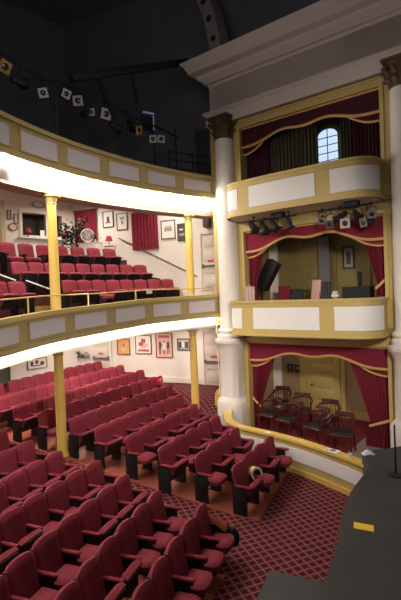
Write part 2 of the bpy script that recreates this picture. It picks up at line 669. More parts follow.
# gallery soffit, lip, and structural slab
rings = []
for r in rlist(-7.5, 5.3, 48):
    zb = up_bot(r)
    rings.append([FP(r, .1, zb + .03), FP(r, .52, 6.95), FP(r, .95, 6.93), FP(r, .95, 7.3), FP(r, .7, 7.45), FP(r, .1, zb + .25)])
mb = MB()
mb.loft(rings)
struct('soffit_gallery', mb, M['soffit'], 'white sloping soffit under the gallery front', 'soffit')
mb = MB()
mb.loft([[FP(r, .51, 6.90), FP(r, .96, 6.88), FP(r, .96, 6.93), FP(r, .51, 6.955)] for r in rlist(-7.5, 5.3, 48)])
M['beamshade'] = mat('beam_underside_shade', (.34, .24, .18), .6, var=.05)  # brown tone stands in for shade on the beam's underside
struct('trim_gallery_beam', mb, M['beamshade'], 'underside of the gallery beam, its shade painted brown', 'trim')


def slab_poly(ra, rb, b, n=40, s_end=2.2):
    """plan polygon from the balcony front (offset b) back to the walls"""
    pts = [FP(r, b, 0) for r in rlist(ra, rb, n)]
    pts += [SP(-1.35, -.05), SP(6.35, -.05), BP(4.25, -.05), bw1 + e2 * 11.5]
    return pts


mb = MB()
CZ = [8.22] * 41 + [8.42, 9.2, 9.25, 9.25]
mb.prism(slab_poly(-7.5, 5.2, .8), CZ, [z + .07 for z in CZ])
struct('ceiling_balcony', mb, M['wall'], 'white ceiling under the gallery', 'ceiling')
mb = MB()
mb.loft([[FP(r, .95, 7.25), FP(r, .98, 8.25), FP(r, .84, 8.25), FP(r, .84, 7.3)] for r in rlist(-7.5, 5.2, 40)])
struct('trim_gallery_upstand', mb, M['wall'], 'white upstand behind the gallery beam', 'trim')
# floor of the gallery (dark, above)
mb = MB()
mb.prism(slab_poly(-7.5, 5.2, .8), [z + .08 for z in CZ], [z + .15 for z in CZ])
mb.loft(ring(.1, .8, 7.9, 7.98, rb=5.2))
struct('floor_gallery', mb, M['ceil'], 'dark floor of the gallery', 'floor')

# lower balcony: white band, ceiling beneath, stepped floor
mb = MB()
mb.loft(ring(.22, .44, mid_wht, lambda r: mid_bot(r) + .25, rb=5.2))
struct('soffit_balcony', mb, M['soffit'], 'white band under the balcony front', 'soffit')
mb = MB()
mb.prism(slab_poly(-7.5, 5.2, .3), 3.22, 3.34)
struct('ceiling_stalls', mb, M['wall'], 'white ceiling under the balcony', 'ceiling')
BZ = [(0.11, 3.3, 3.93), (1.62, 3.5, 4.47), (2.42, 3.5, 4.98), (3.3, 3.5, 5.42), (4.4, 3.5, 5.75)]
mb = MB()
for k, (b, z0, z1) in enumerate(BZ):
    if k == 0:
        pts = slab_poly(-7.5, 5.2, b)
        mb.prism(pts, 3.62, [z1] * len(pts))
    else:
        pts = [FP(r, b, 0) for r in rlist(-5.0, 4.3 - .0 * k, 30)]
        pts += [SP(1.2 + .9 * (k - 1), .0), SP(6.3, 0), BP(4.25, 0), bw1 + e2 * 8]
        mb.prism(pts, z0, z1)
M['bcarpet'] = mat('maroon_balcony_carpet', (.085, .022, .025), .95, var=.25, scale=14)
struct('floor_balcony', mb, M['bcarpet'], 'stepped floor of the lower balcony', 'floor')

# brass rail of the balcony front
t = thing('balcony_rail', 'thin brass guard rail on posts along the lower balcony front', 'guard rail', FP(1.5, .2, mid_top(1.5)))
rh = lambda r: lerp_tab([(-2.1, .40), (1, .30), (4.9, .22)], r)
mb = MB()
mb.tube([FP(r, .06, mid_top(r) + rh(r)) for r in rlist(-4, 4.95, 40)], .018, 8)
part('handrail', mb, M['brass'], t)
for r in (-3.0, -1.22, .62, 2.2, 3.75, 4.9):
    mb = MB()
    mb.tube([FP(r, .06, mid_top(r) + .01), FP(r, .06, mid_top(r) + rh(r))], .022, 8)
    part('post', mb, M['brass'], t)


# ---------- iron columns carrying the balconies
def iron_column(r, label, zf):
    p = FP(r, .60, 0)
    t = thing('iron_column', label, 'column', (p.x, p.y, zf))
    for nm, z0, z1 in (('lower_shaft', zf, 3.22), ('upper_shaft', 3.93, 6.90)):
        mb = MB()
        h = z1 - z0
        mb.lathe([(.16, z0), (.16, z0 + .1), (.122, z0 + .16), (.12, z0 + h * .5), (.108, z1 - .24), (.108, z1 - .2)], (p.x, p.y, 0), 20)
        part(nm, mb, M['gold_paint'], t)
        mb = MB()
        mb.lathe([(.108, z1 - .24), (.13, z1 - .23), (.13, z1 - .2), (.11, z1 - .19), (.15, z1 - .08), (.22, z1 - .05), (.22, z1)], (p.x, p.y, 0), 8, rot=R(22.5), smooth=False)
        part('capital', mb, M['yellow'], t)
    return t


iron_column(.09, 'golden yellow iron column nearest the left edge, standing in the aisle', floorz(4.4, -.17))
iron_column(4.46, 'golden yellow iron column near the white column, behind the far seats', floorz(3.0, 4.43))

# ================================================================== WALL OF BOXES
LOW, MIDB, TOPB = (.12, 2.82), (3.36, 6.19), (6.66, 9.35)
wl, wr = .69, 4.82


def wbox(mb, w0, w1, o0, o1, z0, z1):
    mb.prism([WP(w0, o1), WP(w1, o1), WP(w1, o0), WP(w0, o0)], z0, z1)


mb = MB()
wbox(mb, -.12, wl, -.3, 0, 0, 3.3)
wbox(mb, -.3, wl, -.3, 0, 3.3, 9.62)
wbox(mb, wr, 9.5, -.3, 0, 0, 9.62)
wbox(mb, wl, wr, -.3, 0, LOW[1], MIDB[0])
wbox(mb, wl, wr, -.3, 0, MIDB[1], TOPB[0])
wbox(mb, wl, wr, -.3, 0, TOPB[1], 9.62)
struct('wall_boxes', mb, M['yellow'], 'ochre wall framing the three tiers of boxes')
# mouldings round each opening
mb = MB()
for z0, z1 in (LOW, MIDB, TOPB):
    for w0, w1, a, b in ((wl - .09, wl, z0, z1 + .09), (wr, wr + .09, z0, z1 + .09), (wl, wr, z1, z1 + .09)):
        wbox(mb, w0, w1, 0, .045, a, b)
    wbox(mb, wl - .13, wr + .13, 0, .03, z1 + .2, z1 + .24)
struct('trim_boxes', mb, M['yellow'])
# plaster above
mb = MB()
wbox(mb, -.3, 9.5, -.3, .06, 9.62, 11.2)
struct('wall_entablature', mb, M['entab'], 'off white plaster entablature over the boxes')


def mitre_sweep(mb, prof, z_off=0):
    rings = []
    for kind in ('end', 'corner', 'back'):
        ringp = []
        for o, z in prof:
            if kind == 'end':
                ringp.append(WP(9.5, o, z))
            elif kind == 'corner':
                ringp.append(WP(-.3 - o, o, z))
            else:
                ringp.append(WP(-.3 - o, -2.2, z))
        rings.append(ringp)
    mb.loft(rings)


mb = MB()
mitre_sweep(mb, [(-.02, 9.62), (.17, 9.62), (.17, 9.96), (.20, 9.98), (.25, 10.02), (.25, 10.06), (.20, 10.09), (-.02, 10.12)])
mitre_sweep(mb, [(-.02, 9.9), (.06, 9.9), (.06, 11.0), (-.02, 11.0)])
struct('trim_architrave', mb, M['entab'])
mb = MB()
mitre_sweep(mb, [(-.1, 10.88), (.08, 10.88), (.10, 10.95), (.18, 10.98), (.20, 11.04), (.30, 11.10), (.34, 11.16), (.34, 11.22), (.52, 11.27), (.55, 11.31),
                 (.55, 11.39), (.60, 11.43), (.62, 11.50), (.70, 11.56), (.72, 11.62), (.66, 11.66), (-.1, 11.72)])
struct('trim_cornice', mb, M['entab'], 'moulded off white cornice')
# dark wall above the cornice and the arch rib springing from it
mb = MB()
wbox(mb, -.3, 9.5, -2.3, -2.0, 11.0, 16.2)
struct('wall_above_cornice', mb, M['dark'], 'dark wall above the cornice')
rib = []
for k in range(15):
    q = k / 14
    z = 11.5 + 3.9 * math.sin(q * 1.35)
    w = -.30 - 1.9 * (1 - math.cos(q * 1.35))
    nx, nz = math.cos(q * 1.35), math.sin(q * 1.35)
    rib.append([WP(w - .22 * nx, -.3, z - .22 * nz), WP(w + .22 * nx, -.3, z + .22 * nz), WP(w + .22 * nx, -.9, z + .22 * nz), WP(w - .22 * nx, -.9, z - .22 * nz)])
mb = MB()
mb.loft(rib)
M['rib'] = mat('dim_grey_plaster', (.30, .27, .26), .8, var=.06)
rb = struct('trim_arch_rib', mb, M['rib'], 'plaster arch rib with dark bosses above the cornice')
for k in (3, 5, 7, 9):
    q = k / 14
    z = 11.5 + 3.9 * math.sin(q * 1.35)
    w = -.30 - 1.9 * (1 - math.cos(q * 1.35))
    mb = MB()
    mb.lathe([(.02, 0), (.09, .0), (.1, .03), (.05, .06), (.02, .065)], WP(w, -.3, z), 12, mat=Matrix.Rotation(WANG, 4, 'Z') @ Matrix.Rotation(R(90), 4, 'X'))
    part('boss', mb, M['iron'], rb)


# ---------- box rooms
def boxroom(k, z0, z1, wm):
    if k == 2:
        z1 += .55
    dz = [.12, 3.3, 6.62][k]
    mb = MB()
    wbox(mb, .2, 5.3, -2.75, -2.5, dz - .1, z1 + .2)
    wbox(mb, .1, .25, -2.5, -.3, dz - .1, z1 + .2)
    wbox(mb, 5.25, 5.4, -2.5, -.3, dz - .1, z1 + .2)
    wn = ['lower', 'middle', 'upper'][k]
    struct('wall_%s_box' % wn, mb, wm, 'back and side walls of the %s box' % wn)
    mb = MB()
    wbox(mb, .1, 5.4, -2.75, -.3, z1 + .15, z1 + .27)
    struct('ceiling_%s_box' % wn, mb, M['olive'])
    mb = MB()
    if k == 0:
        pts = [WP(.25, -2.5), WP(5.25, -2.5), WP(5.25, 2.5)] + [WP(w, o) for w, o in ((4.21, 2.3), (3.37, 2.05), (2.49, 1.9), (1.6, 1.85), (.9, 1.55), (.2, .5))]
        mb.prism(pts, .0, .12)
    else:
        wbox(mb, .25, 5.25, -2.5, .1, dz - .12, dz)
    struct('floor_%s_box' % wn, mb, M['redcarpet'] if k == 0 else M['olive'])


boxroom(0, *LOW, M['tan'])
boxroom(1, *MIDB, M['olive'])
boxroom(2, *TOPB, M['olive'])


def box_door(name, w0, w1, z0, z1, label, m=M['ydoor'], panels=5):
    mb = MB()
    for a, b, za, zb in ((w0 - .12, w0, z0, z1 + .12), (w1, w1 + .12, z0, z1 + .12), (w0, w1, z1, z1 + .12)):
        wbox(mb, a, b, -2.5, -2.42, za, zb)
    fr = struct(name, mb, m, label, 'door')
    mb = MB()
    wbox(mb, w0, w1, -2.5, -2.46, z0, z1)
    h = (z1 - z0 - .1) / panels
    for k in range(panels):
        mb.bar(WP(w0 + .1, -2.455, z0 + .07 + h * (k + .5)), WP(w1 - .1, -2.455, z0 + .07 + h * (k + .5)), .03, h - .1, bev=.012)
    lf = part('door_leaf', mb, m, fr)
    mb = MB()
    mb.lathe([(.01, 0), (.03, .01), (.035, .04), (.02, .06), (.005, .065)], WP(w0 + .08, -2.45, z0 + 1.0), 10, mat=Matrix.Rotation(WANG, 4, 'Z') @ Matrix.Rotation(R(90), 4, 'X'))
    part('door_knob', mb, M['iron'], lf)


box_door('door_6', 1.56, 2.5, .12, 2.3, 'ochre panelled door at the back of the lower box')
box_door('door_7', 1.47, 2.1, 3.3, 6.0, 'olive yellow panelled door at the back of the middle box', M['olive'], 6)
# wainscot and pilaster strips in the boxes
mb = MB()
for a, b in ((.25, 1.4), (2.66, 5.25)):
    wbox(mb, a, b, -2.5, -2.45, .12, .36)
wbox(mb, 1.2, 1.42, -2.5, -2.44, .12, 2.9)
wbox(mb, 2.64, 2.78, -2.5, -2.44, .12, 2.9)
struct('trim_lower_box', mb, M['ydoor'])
mb = MB()
wbox(mb, 1.22, 1.36, -2.5, -2.44, 3.3, 6.3)
wbox(mb, 2.5, 2.62, -2.5, -2.44, 3.3, 6.3)
wbox(mb, 3.6, 3.7, -2.5, -2.44, 3.3, 6.3)
struct('trim_middle_box', mb, M['olive'])


# ---------- parapets of the upper two boxes
def box_path(inset=0.0, n=8):
    """plan points (w, o) of the bowed parapet, left wall to right wall"""
    L, Rr, D = .55 + inset, 4.86 - inset, 1.0 - inset
    r = .6 - inset * .5
    pts = [(L, 0.0), (L, D - r)]
    for k in range(1, n + 1):
        a = PI - k * PI / 2 / n
        pts.append((L + r + r * math.cos(a), D - r + r * math.sin(a)))
    for k in range(1, 8):
        w = L + r + (Rr - L - 2 * r) * k / 8
        pts.append((w, D + .05 * math.sin(PI * k / 8)))
    for k in range(n + 1):
        a = PI / 2 - k * PI / 2 / n
        pts.append((Rr - r + r * math.cos(a), D - r + r * math.sin(a)))
    pts.append((Rr, 0.0))
    return pts


def path_strip(mb, pts, i0, i1, o_in, o_out, z0, z1):
    """band following pts[i0:i1]; thickness from o_in (inward) to o_out (outward)"""
    rings = []
    n = len(pts)
    for k in range(i0, i1 + 1):
        a = Vector(pts[max(0, k - 1)])
        b = Vector(pts[min(n - 1, k + 1)])
        t = (b - a).normalized()
        nn = Vector((-t.y, t.x))     # outward (path runs left to right)
        p = Vector(pts[k])
        a_, b_ = p - nn * o_in, p + nn * o_out
        rings.append([WP(a_.x, a_.y, z0), WP(b_.x, b_.y, z0), WP(b_.x, b_.y, z1), WP(a_.x, a_.y, z1)])
    mb.loft(rings)


def parapet(z0, z1, label):
    c = WP(2.8, .5, z0)
    t = thing('box_parapet', label, 'balcony front', c)
    pts = box_path()
    n = len(pts) - 1
    mb = MB()
    path_strip(mb, pts, 0, n, .08, 0, z0 + .02, z1 - .02)
    part('parapet_wall', mb, M['yellow'], t)
    mb = MB()
    path_strip(mb, pts, 0, n, .14, .05, z1 - .07, z1)
    path_strip(mb, pts, 0, n, .02, .02, z1 - .17, z1 - .07)
    part('top_rail', mb, M['yellow'], t)
    mb = MB()
    path_strip(mb, pts, 0, n, .02, .03, z0, z0 + .14)
    path_strip(mb, pts, 0, n, .02, .06, z0, z0 + .05)
    part('bottom_moulding', mb, M['yellow'], t)
    for a, b in ((1, 9), (10, 15), (16, 26)):
        mb = MB()
        path_strip(mb, pts, a, min(b, n - 1), .0, .018, z0 + .19, z1 - .2)
        part('inset_panel', mb, M['panel'], t, 'white textured panel')
    # underside slab
    mb = MB()
    poly = [WP(w, o) for w, o in box_path(.04)]
    mb.prism(poly, z0 + .0, z0 + .1)
    part('underside', mb, M['panel'], t)
    return t


parapet(6.50, 7.47, 'bowed white panelled parapet of the topmost box')
parapet(3.12, 4.10, 'bowed white panelled parapet of the middle box')

# ---------- low front of the ground-floor box
path = [(.26, .66), (.42, .95), (.6, 1.22), (.8, 1.48), (1.02, 1.69), (1.28, 1.83), (1.6, 1.92), (2.05, 1.96), (2.5, 2.0), (3.0, 2.08), (3.4, 2.16), (3.8, 2.28), (4.21, 2.42), (4.65, 2.58), (5.07, 2.76), (5.36, 2.89)]
t = thing('box_parapet', 'low curving ochre and white front wall of the ground floor box', 'balcony front', WP(2.8, 2.0, 0))
n = len(path) - 1
mb = MB()
path_strip(mb, path, 0, n, .10, 0, -.02, .76)
part('parapet_wall', mb, M['yellow'], t)
mb = MB()
path_strip(mb, path, 0, n, .17, .05, .74, .80)
part('top_rail', mb, M['gold_paint'], t)
mb = MB()
path_strip(mb, path, 2, n, .0, .02, .30, .60)
part('inset_panel', mb, M['panel'], t, 'white band')
mb = MB()
path_strip(mb, path, 1, n, .0, .03, -.02, .12)
part('skirting', mb, M['gold_paint'], t)

# yellow partition left of the column
t = thing('side_partition', 'yellow painted partition with rounded top beside the white column base', 'partition', WP(-.75, .1, .1))
mb = MB()
g = []
for k in range(9):
    q = k / 8
    w, o = -.30 - .24 * q, .05
    top = 1.22 - .14 * q ** 2.2
    g.append([WP(w, o, .05), WP(w, o + .07, .05), WP(w, o + .07, top), WP(w, o, top)])
mb.loft(g)
part('partition_panel', mb, M['gold_paint'], t)
mb = MB()
mb.tube([WP(-.30 - .24 * k / 8, .085, 1.24 - .14 * (k / 8) ** 2.2) for k in range(9)] + [WP(-.56, .085, .9), WP(-.56, .085, .1)], .045, 8)
part('partition_rail', mb, M['gold_paint'], t)


# ---------- the big white columns
def acanthus(mb, c, r, z0, h, n, lean):
    for k in range(n):
        an = 2 * PI * k / n
        g = []
        for i_ in range(6):
            q = i_ / 5
            rad = r + .015 + lean * q ** 2.2 + (.03 if i_ == 5 else 0)
            zz = z0 + h * (q if i_ < 5 else .93)
            wdt = (.5 * 2 * PI * r / n) * (1 - .55 * q)
            row = []
            for j_ in range(5):
                u = (j_ - 2) / 2
                a2 = an + u * wdt / rad
                rr_ = rad - .02 * abs(u)
                row.append((c.x + rr_ * math.cos(a2), c.y + rr_ * math.sin(a2), zz - .03 * abs(u)))
            g.append(row)
        mb.slab(g, lambda a, b: (0, 0, -.03))


def big_column(w, label):
    c = WP(w, .12)
    t = thing('white_column', label, 'column', (c.x, c.y, 0.1))
    # shaft with entasis
    mb = MB()
    mb.lathe([(.325, 3.32), (.322, 4.5), (.315, 6), (.295, 7.8), (.28, 9.1)], (c.x, c.y, 0), 36)
    part('shaft', mb, M['white'], t)
    mb = MB()
    mb.lathe([(.41, 2.92), (.43, 2.97), (.43, 3.03), (.40, 3.07), (.37, 3.09), (.40, 3.13), (.41, 3.17), (.38, 3.22), (.345, 3.25), (.34, 3.33)], (c.x, c.y, 0), 36)
    part('shaft_base', mb, M['white'], t)
    # octagonal pedestal
    mb = MB()
    s = 1.08
    mb.sqlathe([(.50, .02), (.50, .93), (.48, .98), (.43, 1.06), (.385, 1.10), (.375, 1.14), (.37, 2.58), (.40, 2.62), (.42, 2.70), (.47, 2.76), (.50, 2.80), (.50, 2.90), (.40, 2.92)], (c.x, c.y, 0), WANG)
    part('pedestal', mb, M['white'], t)
    mb = MB()
    mb.lathe([(.285, 9.08), (.30, 9.10), (.30, 9.14), (.285, 9.16), (.285, 9.4), (.33, 9.6), (.40, 9.68), (.36, 9.70)], (c.x, c.y, 0), 24)
    acanthus(mb, c, .285, 9.14, .26, 10, .10)
    acanthus(mb, c, .29, 9.3, .32, 10, .16)
    # corner volutes and abacus
    for k in range(4):
        an = WANG + PI / 4 + k * PI / 2
        pts = []
        for q in range(14):
            a2 = q * .55
            rr_ = .10 * (1 - q / 16)
            dx = .40 + rr_ * math.cos(a2 + PI / 2)
            pts.append((c.x + dx * math.cos(an), c.y + dx * math.sin(an), 9.62 - .02 + rr_ * math.sin(a2 + PI / 2)))
        mb.tube(pts, .035, 6)
    mb.box((c.x, c.y, 9.735), (.78, .78, .07), rz=WANG, bev=.02)
    part('capital', mb, M['capital'], t, 'dark bronze leafy capital')


big_column(.16, 'tall white column with dark leafy capital between balcony and boxes')
big_column(5.38, 'tall white column with dark leafy capital at the right edge')
# ochre strip behind the first column
mb = MB()
wbox(mb, -.42, -.12, -.28, .05, 3.3, 9.62)
struct('trim_pilaster', mb, M['yellow'])


# ================================================================== DRAPERY
def wave_grid(fpos, nu, nv, folds, amp, seed=0):
    """fpos(u, v) -> (point, normal) ; folds ripple along u"""
    rnd = random.Random(seed)
    ph = [rnd.uniform(0, 6.28) for _ in range(3)]
    g = []
    for iv in range(nv + 1):
        v = iv / nv
        row = []
        for iu in range(nu + 1):
            u = iu / nu
            p, nrm = fpos(u, v)
            a = amp(u, v) if callable(amp) else amp
            d = math.sin(u * folds * 2 * PI + ph[0] + .5 * math.sin(v * 3 + ph[1])) + .35 * math.sin(u * folds * 4.3 * PI + ph[2])
            row.append(p + nrm * (a * d))
        g.append(row)
    return g


WN3 = Vector((WN.x, WN.y, 0))


def box_drape(side, z_top, z_tie, z_bot, w_out, w_in_top, w_tie, w_in_bot, label, m=M['drape'], seed=1, tie=True):
    """tied-back curtain: w_out outer edge, inner edge sweeps from w_in_top in to w_tie and out to w_in_bot"""
    def fp(u, v):
        z = z_top + (z_bot - z_top) * v
        if z > z_tie:
            q = (z_top - z) / (z_top - z_tie)
            wi = w_in_top + (w_tie - w_in_top) * (q ** .8)
            wo = w_out
        else:
            q = (z_tie - z) / max(.01, (z_tie - z_bot))
            wi = w_tie + (w_in_bot - w_tie) * min(1, q * 1.4)
            wo = w_out
        return WP(wo + (wi - wo) * u, -.20, z), WN3
    g = wave_grid(fp, 44, 22, 7, .035, seed)
    t = thing('box_drape', label, 'curtain', WP((w_out + w_tie) / 2, -.16, z_bot))
    mb = MB()
    mb.slab(g, -WN3 * .018)
    part('drape_cloth', mb, m, t)
    if tie:
        mb = MB()
        dz = .12
        sg = 1 if w_tie > w_out else -1
        mb.bar(WP(w_out, -.1, z_tie + .12), WP(w_tie + sg * .02, -.1, z_tie - .10), .03, .07, bev=.012)
        mb.bar(WP(w_out, -.1, z_tie + .12), WP(w_out, -.22, z_tie + .12), .05, .07, bev=.012)
        part('tieback', mb, M['goldtrim'], t, 'gold tieback')
    return t


def valance(zlow, z_top, label, m, seed, z_end2):
    t = thing('box_valance', label, 'valance', WP(2.8, -.1, z_top))
    a, b = wl + .02, wr - .02
    g = []
    N = 60
    for iv in range(7):
        row = []
        for iu in range(N + 1):
            w = a + (b - a) * iu / N
            zl = zlow(w)
            z = z_top + (zl - z_top) * iv / 6
            row.append(WP(w, -.06 + .008 * math.sin(iu * 1.7 + seed) * iv / 6, z))
        g.append(row)
    mb = MB()
    mb.slab(g, -WN3 * .02)
    part('valance_cloth', mb, m, t)
    mb = MB()
    mb.tube([WP(a + (b - a) * k / N, -.045, zlow(a + (b - a) * k / N)) for k in range(N + 1)], .04, 6)
    part('gold_fringe', mb, M['goldtrim'], t, 'gold fringe')
    mb = MB()
    wbox(mb, a, b, -.08, -.03, z_top - .05, z_top - .01)
    part('gold_braid', mb, M['goldtrim'], t, 'gold braid along the top')
    # second swags at either end
    for w0, w1, sg in ((a, a + .75, 1), (b, b - .85, 1)):
        g = []
        for iv in range(5):
            row = []
            for iu in range(13):
                q = iu / 12
                w = w0 + (w1 - w0) * q
                zb = z_end2 + (zlow(w1) - z_end2) * q ** 1.3 - .06 * math.sin(PI * q)
                z = z_top - .1 + (zb - (z_top - .1)) * iv / 4
                row.append(WP(w, -.11, z))
            g.append(row)
        mb = MB()
        mb.slab(g, -WN3 * .015)
        sw = part('end_swag', mb, m, t)
        mb = MB()
        mb.tube([p + WN3 * .01 for p in g[-1]], .03, 6)
        part('gold_fringe', mb, M['goldtrim'], sw, 'gold fringe')
    return t


def zlow_fn(ze, zc, sag):
    def fn(w):
        q = (w - 2.75) / 2.1          # -1..1
        k = math.exp(-(abs(q) / .62) ** 4)
        return ze + (zc - ze) * k - sag * math.cos(PI * q * 2.6) * math.exp(-(q / .5) ** 2) * .5
    return fn


valance(zlow_fn(2.24, 2.50, .10), 2.82, 'crimson valance with gold fringe across the lower box', M['drape'], 1, 2.06)
valance(zlow_fn(5.56, 5.88, .12), 6.19, 'crimson valance with gold fringe across the middle box', M['drape'], 2, 5.40)
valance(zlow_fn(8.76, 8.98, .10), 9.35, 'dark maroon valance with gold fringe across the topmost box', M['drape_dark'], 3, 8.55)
box_drape(0, 2.7, .92, .14, .72, 1.72, .98, 1.05, 'crimson tied back curtain at the left of the lower box', seed=3)
box_drape(0, 2.7, .80, .14, 4.78, 3.62, 4.28, 4.15, 'crimson tied back curtain at the right of the lower box', seed=4)
box_drape(0, 6.05, 4.42, 3.34, .72, 1.45, .90, 1.0, 'crimson tied back curtain at the left of the middle box', seed=5)
box_drape(0, 6.05, 4.40, 3.34, 4.78, 4.02, 4.56, 4.45, 'crimson tied back curtain at the right of the middle box', seed=6)
# closed curtains of the topmost box
def flat_drape(w0, w1, o, z0, z1, folds, amp, m, label, seed):
    g = wave_grid(lambda u, v: (WP(w0 + (w1 - w0) * u, o, z1 + (z0 - z1) * v), WN3), int(folds * 8), 6, folds, amp, seed)
    mb = MB()
    mb.slab(g, -WN3 * .015)
    return single('box_drape', mb, m, label, 'curtain', base=WP((w0 + w1) / 2, o, z0))


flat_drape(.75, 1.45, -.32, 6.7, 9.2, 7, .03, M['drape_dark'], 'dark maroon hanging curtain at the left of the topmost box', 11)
flat_drape(1.42, 3.0, -.42, 6.7, 9.2, 13, .03, M['olive_drape'], 'olive brown curtain drawn left of the arched window', 12)
flat_drape(3.66, 4.0, -.42, 6.7, 9.2, 4, .03, M['olive_drape'], 'narrow olive brown curtain right of the arched window', 13)
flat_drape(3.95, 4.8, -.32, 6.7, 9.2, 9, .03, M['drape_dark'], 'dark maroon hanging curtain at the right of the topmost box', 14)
# arched window seen between the curtains, in the back wall of the topmost box
arch = []
w0, w1, z0, zs = 2.1, 2.84, 8.2, 9.27
for k in range(13):
    a = PI - PI * k / 12
    arch.append(((w0 + w1) / 2 + (w1 - w0) / 2 * math.cos(a), zs + .28 * math.sin(a)))
outer = [(w0, z0)] + arch + [(w1, z0)]
mb = MB()
n = len(outer)
wc_ = (w0 + w1) / 2
vs = [WP(w, -2.46, z) for w, z in outer] + [WP(w, -2.5, z) for w, z in outer]
fs = [list(range(n)), list(range(2 * n - 1, n - 1, -1))] + [[k, (k + 1) % n, n + (k + 1) % n, n + k] for k in range(n)]
mb.add(vs, fs)
win = struct('window_2', mb, M['daylight'], 'arched daylit window between the curtains of the topmost box', 'window')
mb = MB()
mb.tube([WP(w, -2.44, z) for w, z in outer], .03, 6)
mb.bar(WP(wc_, -2.44, z0), WP(wc_, -2.44, 9.53), .025, .025)
for z in (8.5, 8.75, 9.0, 9.25):
    mb.bar(WP(w0, -2.44, z), WP(w1, -2.44, z), .025, .025)
M['bluegrey'] = mat('blue_grey_window_bars', (.30, .33, .42), .5)
part('window_frame', mb, M['bluegrey'], win)

# ================================================================== STAGE
top = [HP(-2.13, -8.5), HP(-2.13, -3.13), HP(-2.15, -2.4), HP(-2.12, -1.64), HP(-2.16, -.76), HP(-2.28, -.12), HP(-2.38, .40), HP(-2.31, .77), HP(-2.20, 1.1), HP(-2.20, 1.22), HP(-2.26, 1.32), Vector((3.41, 9.23, 0)), Vector((3.7, 9.27, 0)), Vector((4.1, 9.39, 0)), Vector((4.9, 9.3, 0)), Vector((7.0, 8.2, 0)), Vector((10, 5, 0)), Vector((8, -6, 0)), HP(-8, -8.5)]
mb = MB()
mb.prism(top, .0, 1.0)
struct('floor_stage', mb, M['stage'], 'black stage floor', 'stage')
mb = MB()
mb.prism([HP(-1.24, -8.5), HP(-1.24, -2.47), HP(-2.11, -2.47), HP(-2.11, -8.5)], 0, .5)
struct('floor_pit_cover', mb, M['stage'], 'lower black platform in front of the stage', 'stage')

# ================================================================== THEATRE SEATS


def seat_back_mesh(hw0):
    mb = MB()
    nu, nv = 12, 10
    zb, zt = .36, .90
    front, back = [], []
    for i_ in range(nv + 1):
        v = i_ / nv
        rf, rbk = [], []
        for j_ in range(nu + 1):
            u = -1 + 2 * j_ / nu
            top = zt - .022 * abs(u) ** 2 - .022 * abs(u) ** 8
            z = zb + (top - zb) * v
            hw = hw0 * (1 - .05 * (1 - v)) * (1 - .03 * max(0, v - .85) / .15)
            edge = max(0, 1 - abs(u) ** 8) ** .5 * max(0, 1 - max(0, (v - .86) / .14) ** 3) ** .5
            th = .008 + .036 * edge
            x = -.06 - .20 * (z - .40) + .035 * u * u
            rf.append((x + th, u * hw, z))
            rbk.append((x - .03 - th * .35, u * hw, z))
        front.append(rf)
        back.append(rbk)
    mb.slab(front, lambda a, b: Vector(back[a][b]) - Vector(front[a][b]))
    return mb.mesh('backrest', M['crimson'])


def cushion_local(hw0, sq=False):
    g, h = [], []
    for i_ in range(8):
        q = i_ / 7
        row, rw = [], []
        for j_ in range(9):
            u = -1 + j_ / 4
            wd = (hw0 - .032) * (1 - (.0 if sq else .06) * q) * (1 - ((.0 if sq else .12) * max(0, q - .75) / .25 * abs(u)))
            x = .37 * q - ((.012 if sq else .04) * abs(u) ** 3 * (q > .8))
            e = max(0, 1 - abs(u) ** 7) ** .5 * max(0, 1 - abs(2 * q - 1) ** 9) ** .5
            row.append(Vector((x, u * wd, .065 + .045 * e)))
            rw.append(Vector((x, u * wd, -.005)))
        g.append(row)
        h.append(rw)
    return g, h


def seat_meshes(angle, hw0):
    g, h = cushion_local(hw0, angle > .3)
    mt = Matrix.Translation((.03, 0, .36)) @ Matrix.Rotation(-angle, 4, 'Y')
    if angle > .3:
        mt = Matrix.Translation((.135, 0, .25)) @ Matrix.Rotation(-angle, 4, 'Y')
    gg = [[mt @ p for p in row] for row in g]
    hh = [[mt @ p for p in row] for row in h]
    mb = MB()
    mb.slab(gg, lambda a, b: hh[a][b] - gg[a][b])
    cu = mb.mesh('seat_cushion', M['crimson'])
    mb = MB()
    kk = [[mt @ Vector((.02 + p.x * .9, p.y * .94, p.z - .001)) for p in row] for row in h]
    mb.slab(kk, lambda a, b: mt.to_3x3() @ Vector((0, 0, -.02)))
    pn = mb.mesh('seat_pan', M['seat_black'])
    return cu, pn


def arm_mesh(y, m, z=.575, th=.05):
    mb = MB()
    mb.box((.10, y, z), (.34, .065, th), bev=.022, seg=3)
    return mb.mesh('armrest', m)


def standard_mesh(y, end):
    mb = MB()
    if end:
        mb.prism([(-.13, y - .02), (.17, y - .02), (.17, y + .02), (-.13, y + .02)], 0, .555)
        mb.box((.02, y, .30), (.24, .05, .42), bev=.01)
    else:
        mb.prism([(-.06, y - .015), (.20, y - .015), (.20, y + .015), (-.06, y + .015)], .03, .54)
        mb.box((.05, y, .02), (.28, .045, .04), bev=.01)
        mb.box((.10, y, .53), (.30, .028, .05), bev=.01)
    return mb.mesh('side_panel' if end else 'standard', M['seat_black'])


def shell_mesh(hw0):
    mb = MB()
    g = []
    for i_ in range(5):
        z = .34 + .50 * i_ / 4
        g.append([(-.06 - .20 * (z - .40) + .035 * u * u - .052, u * (hw0 - .02), z) for u in (-1, -.5, 0, .5, 1)])
    mb.slab(g, (-.018, 0, 0))
    return mb.mesh('back_shell', M['seat_black'])


SETS = {}


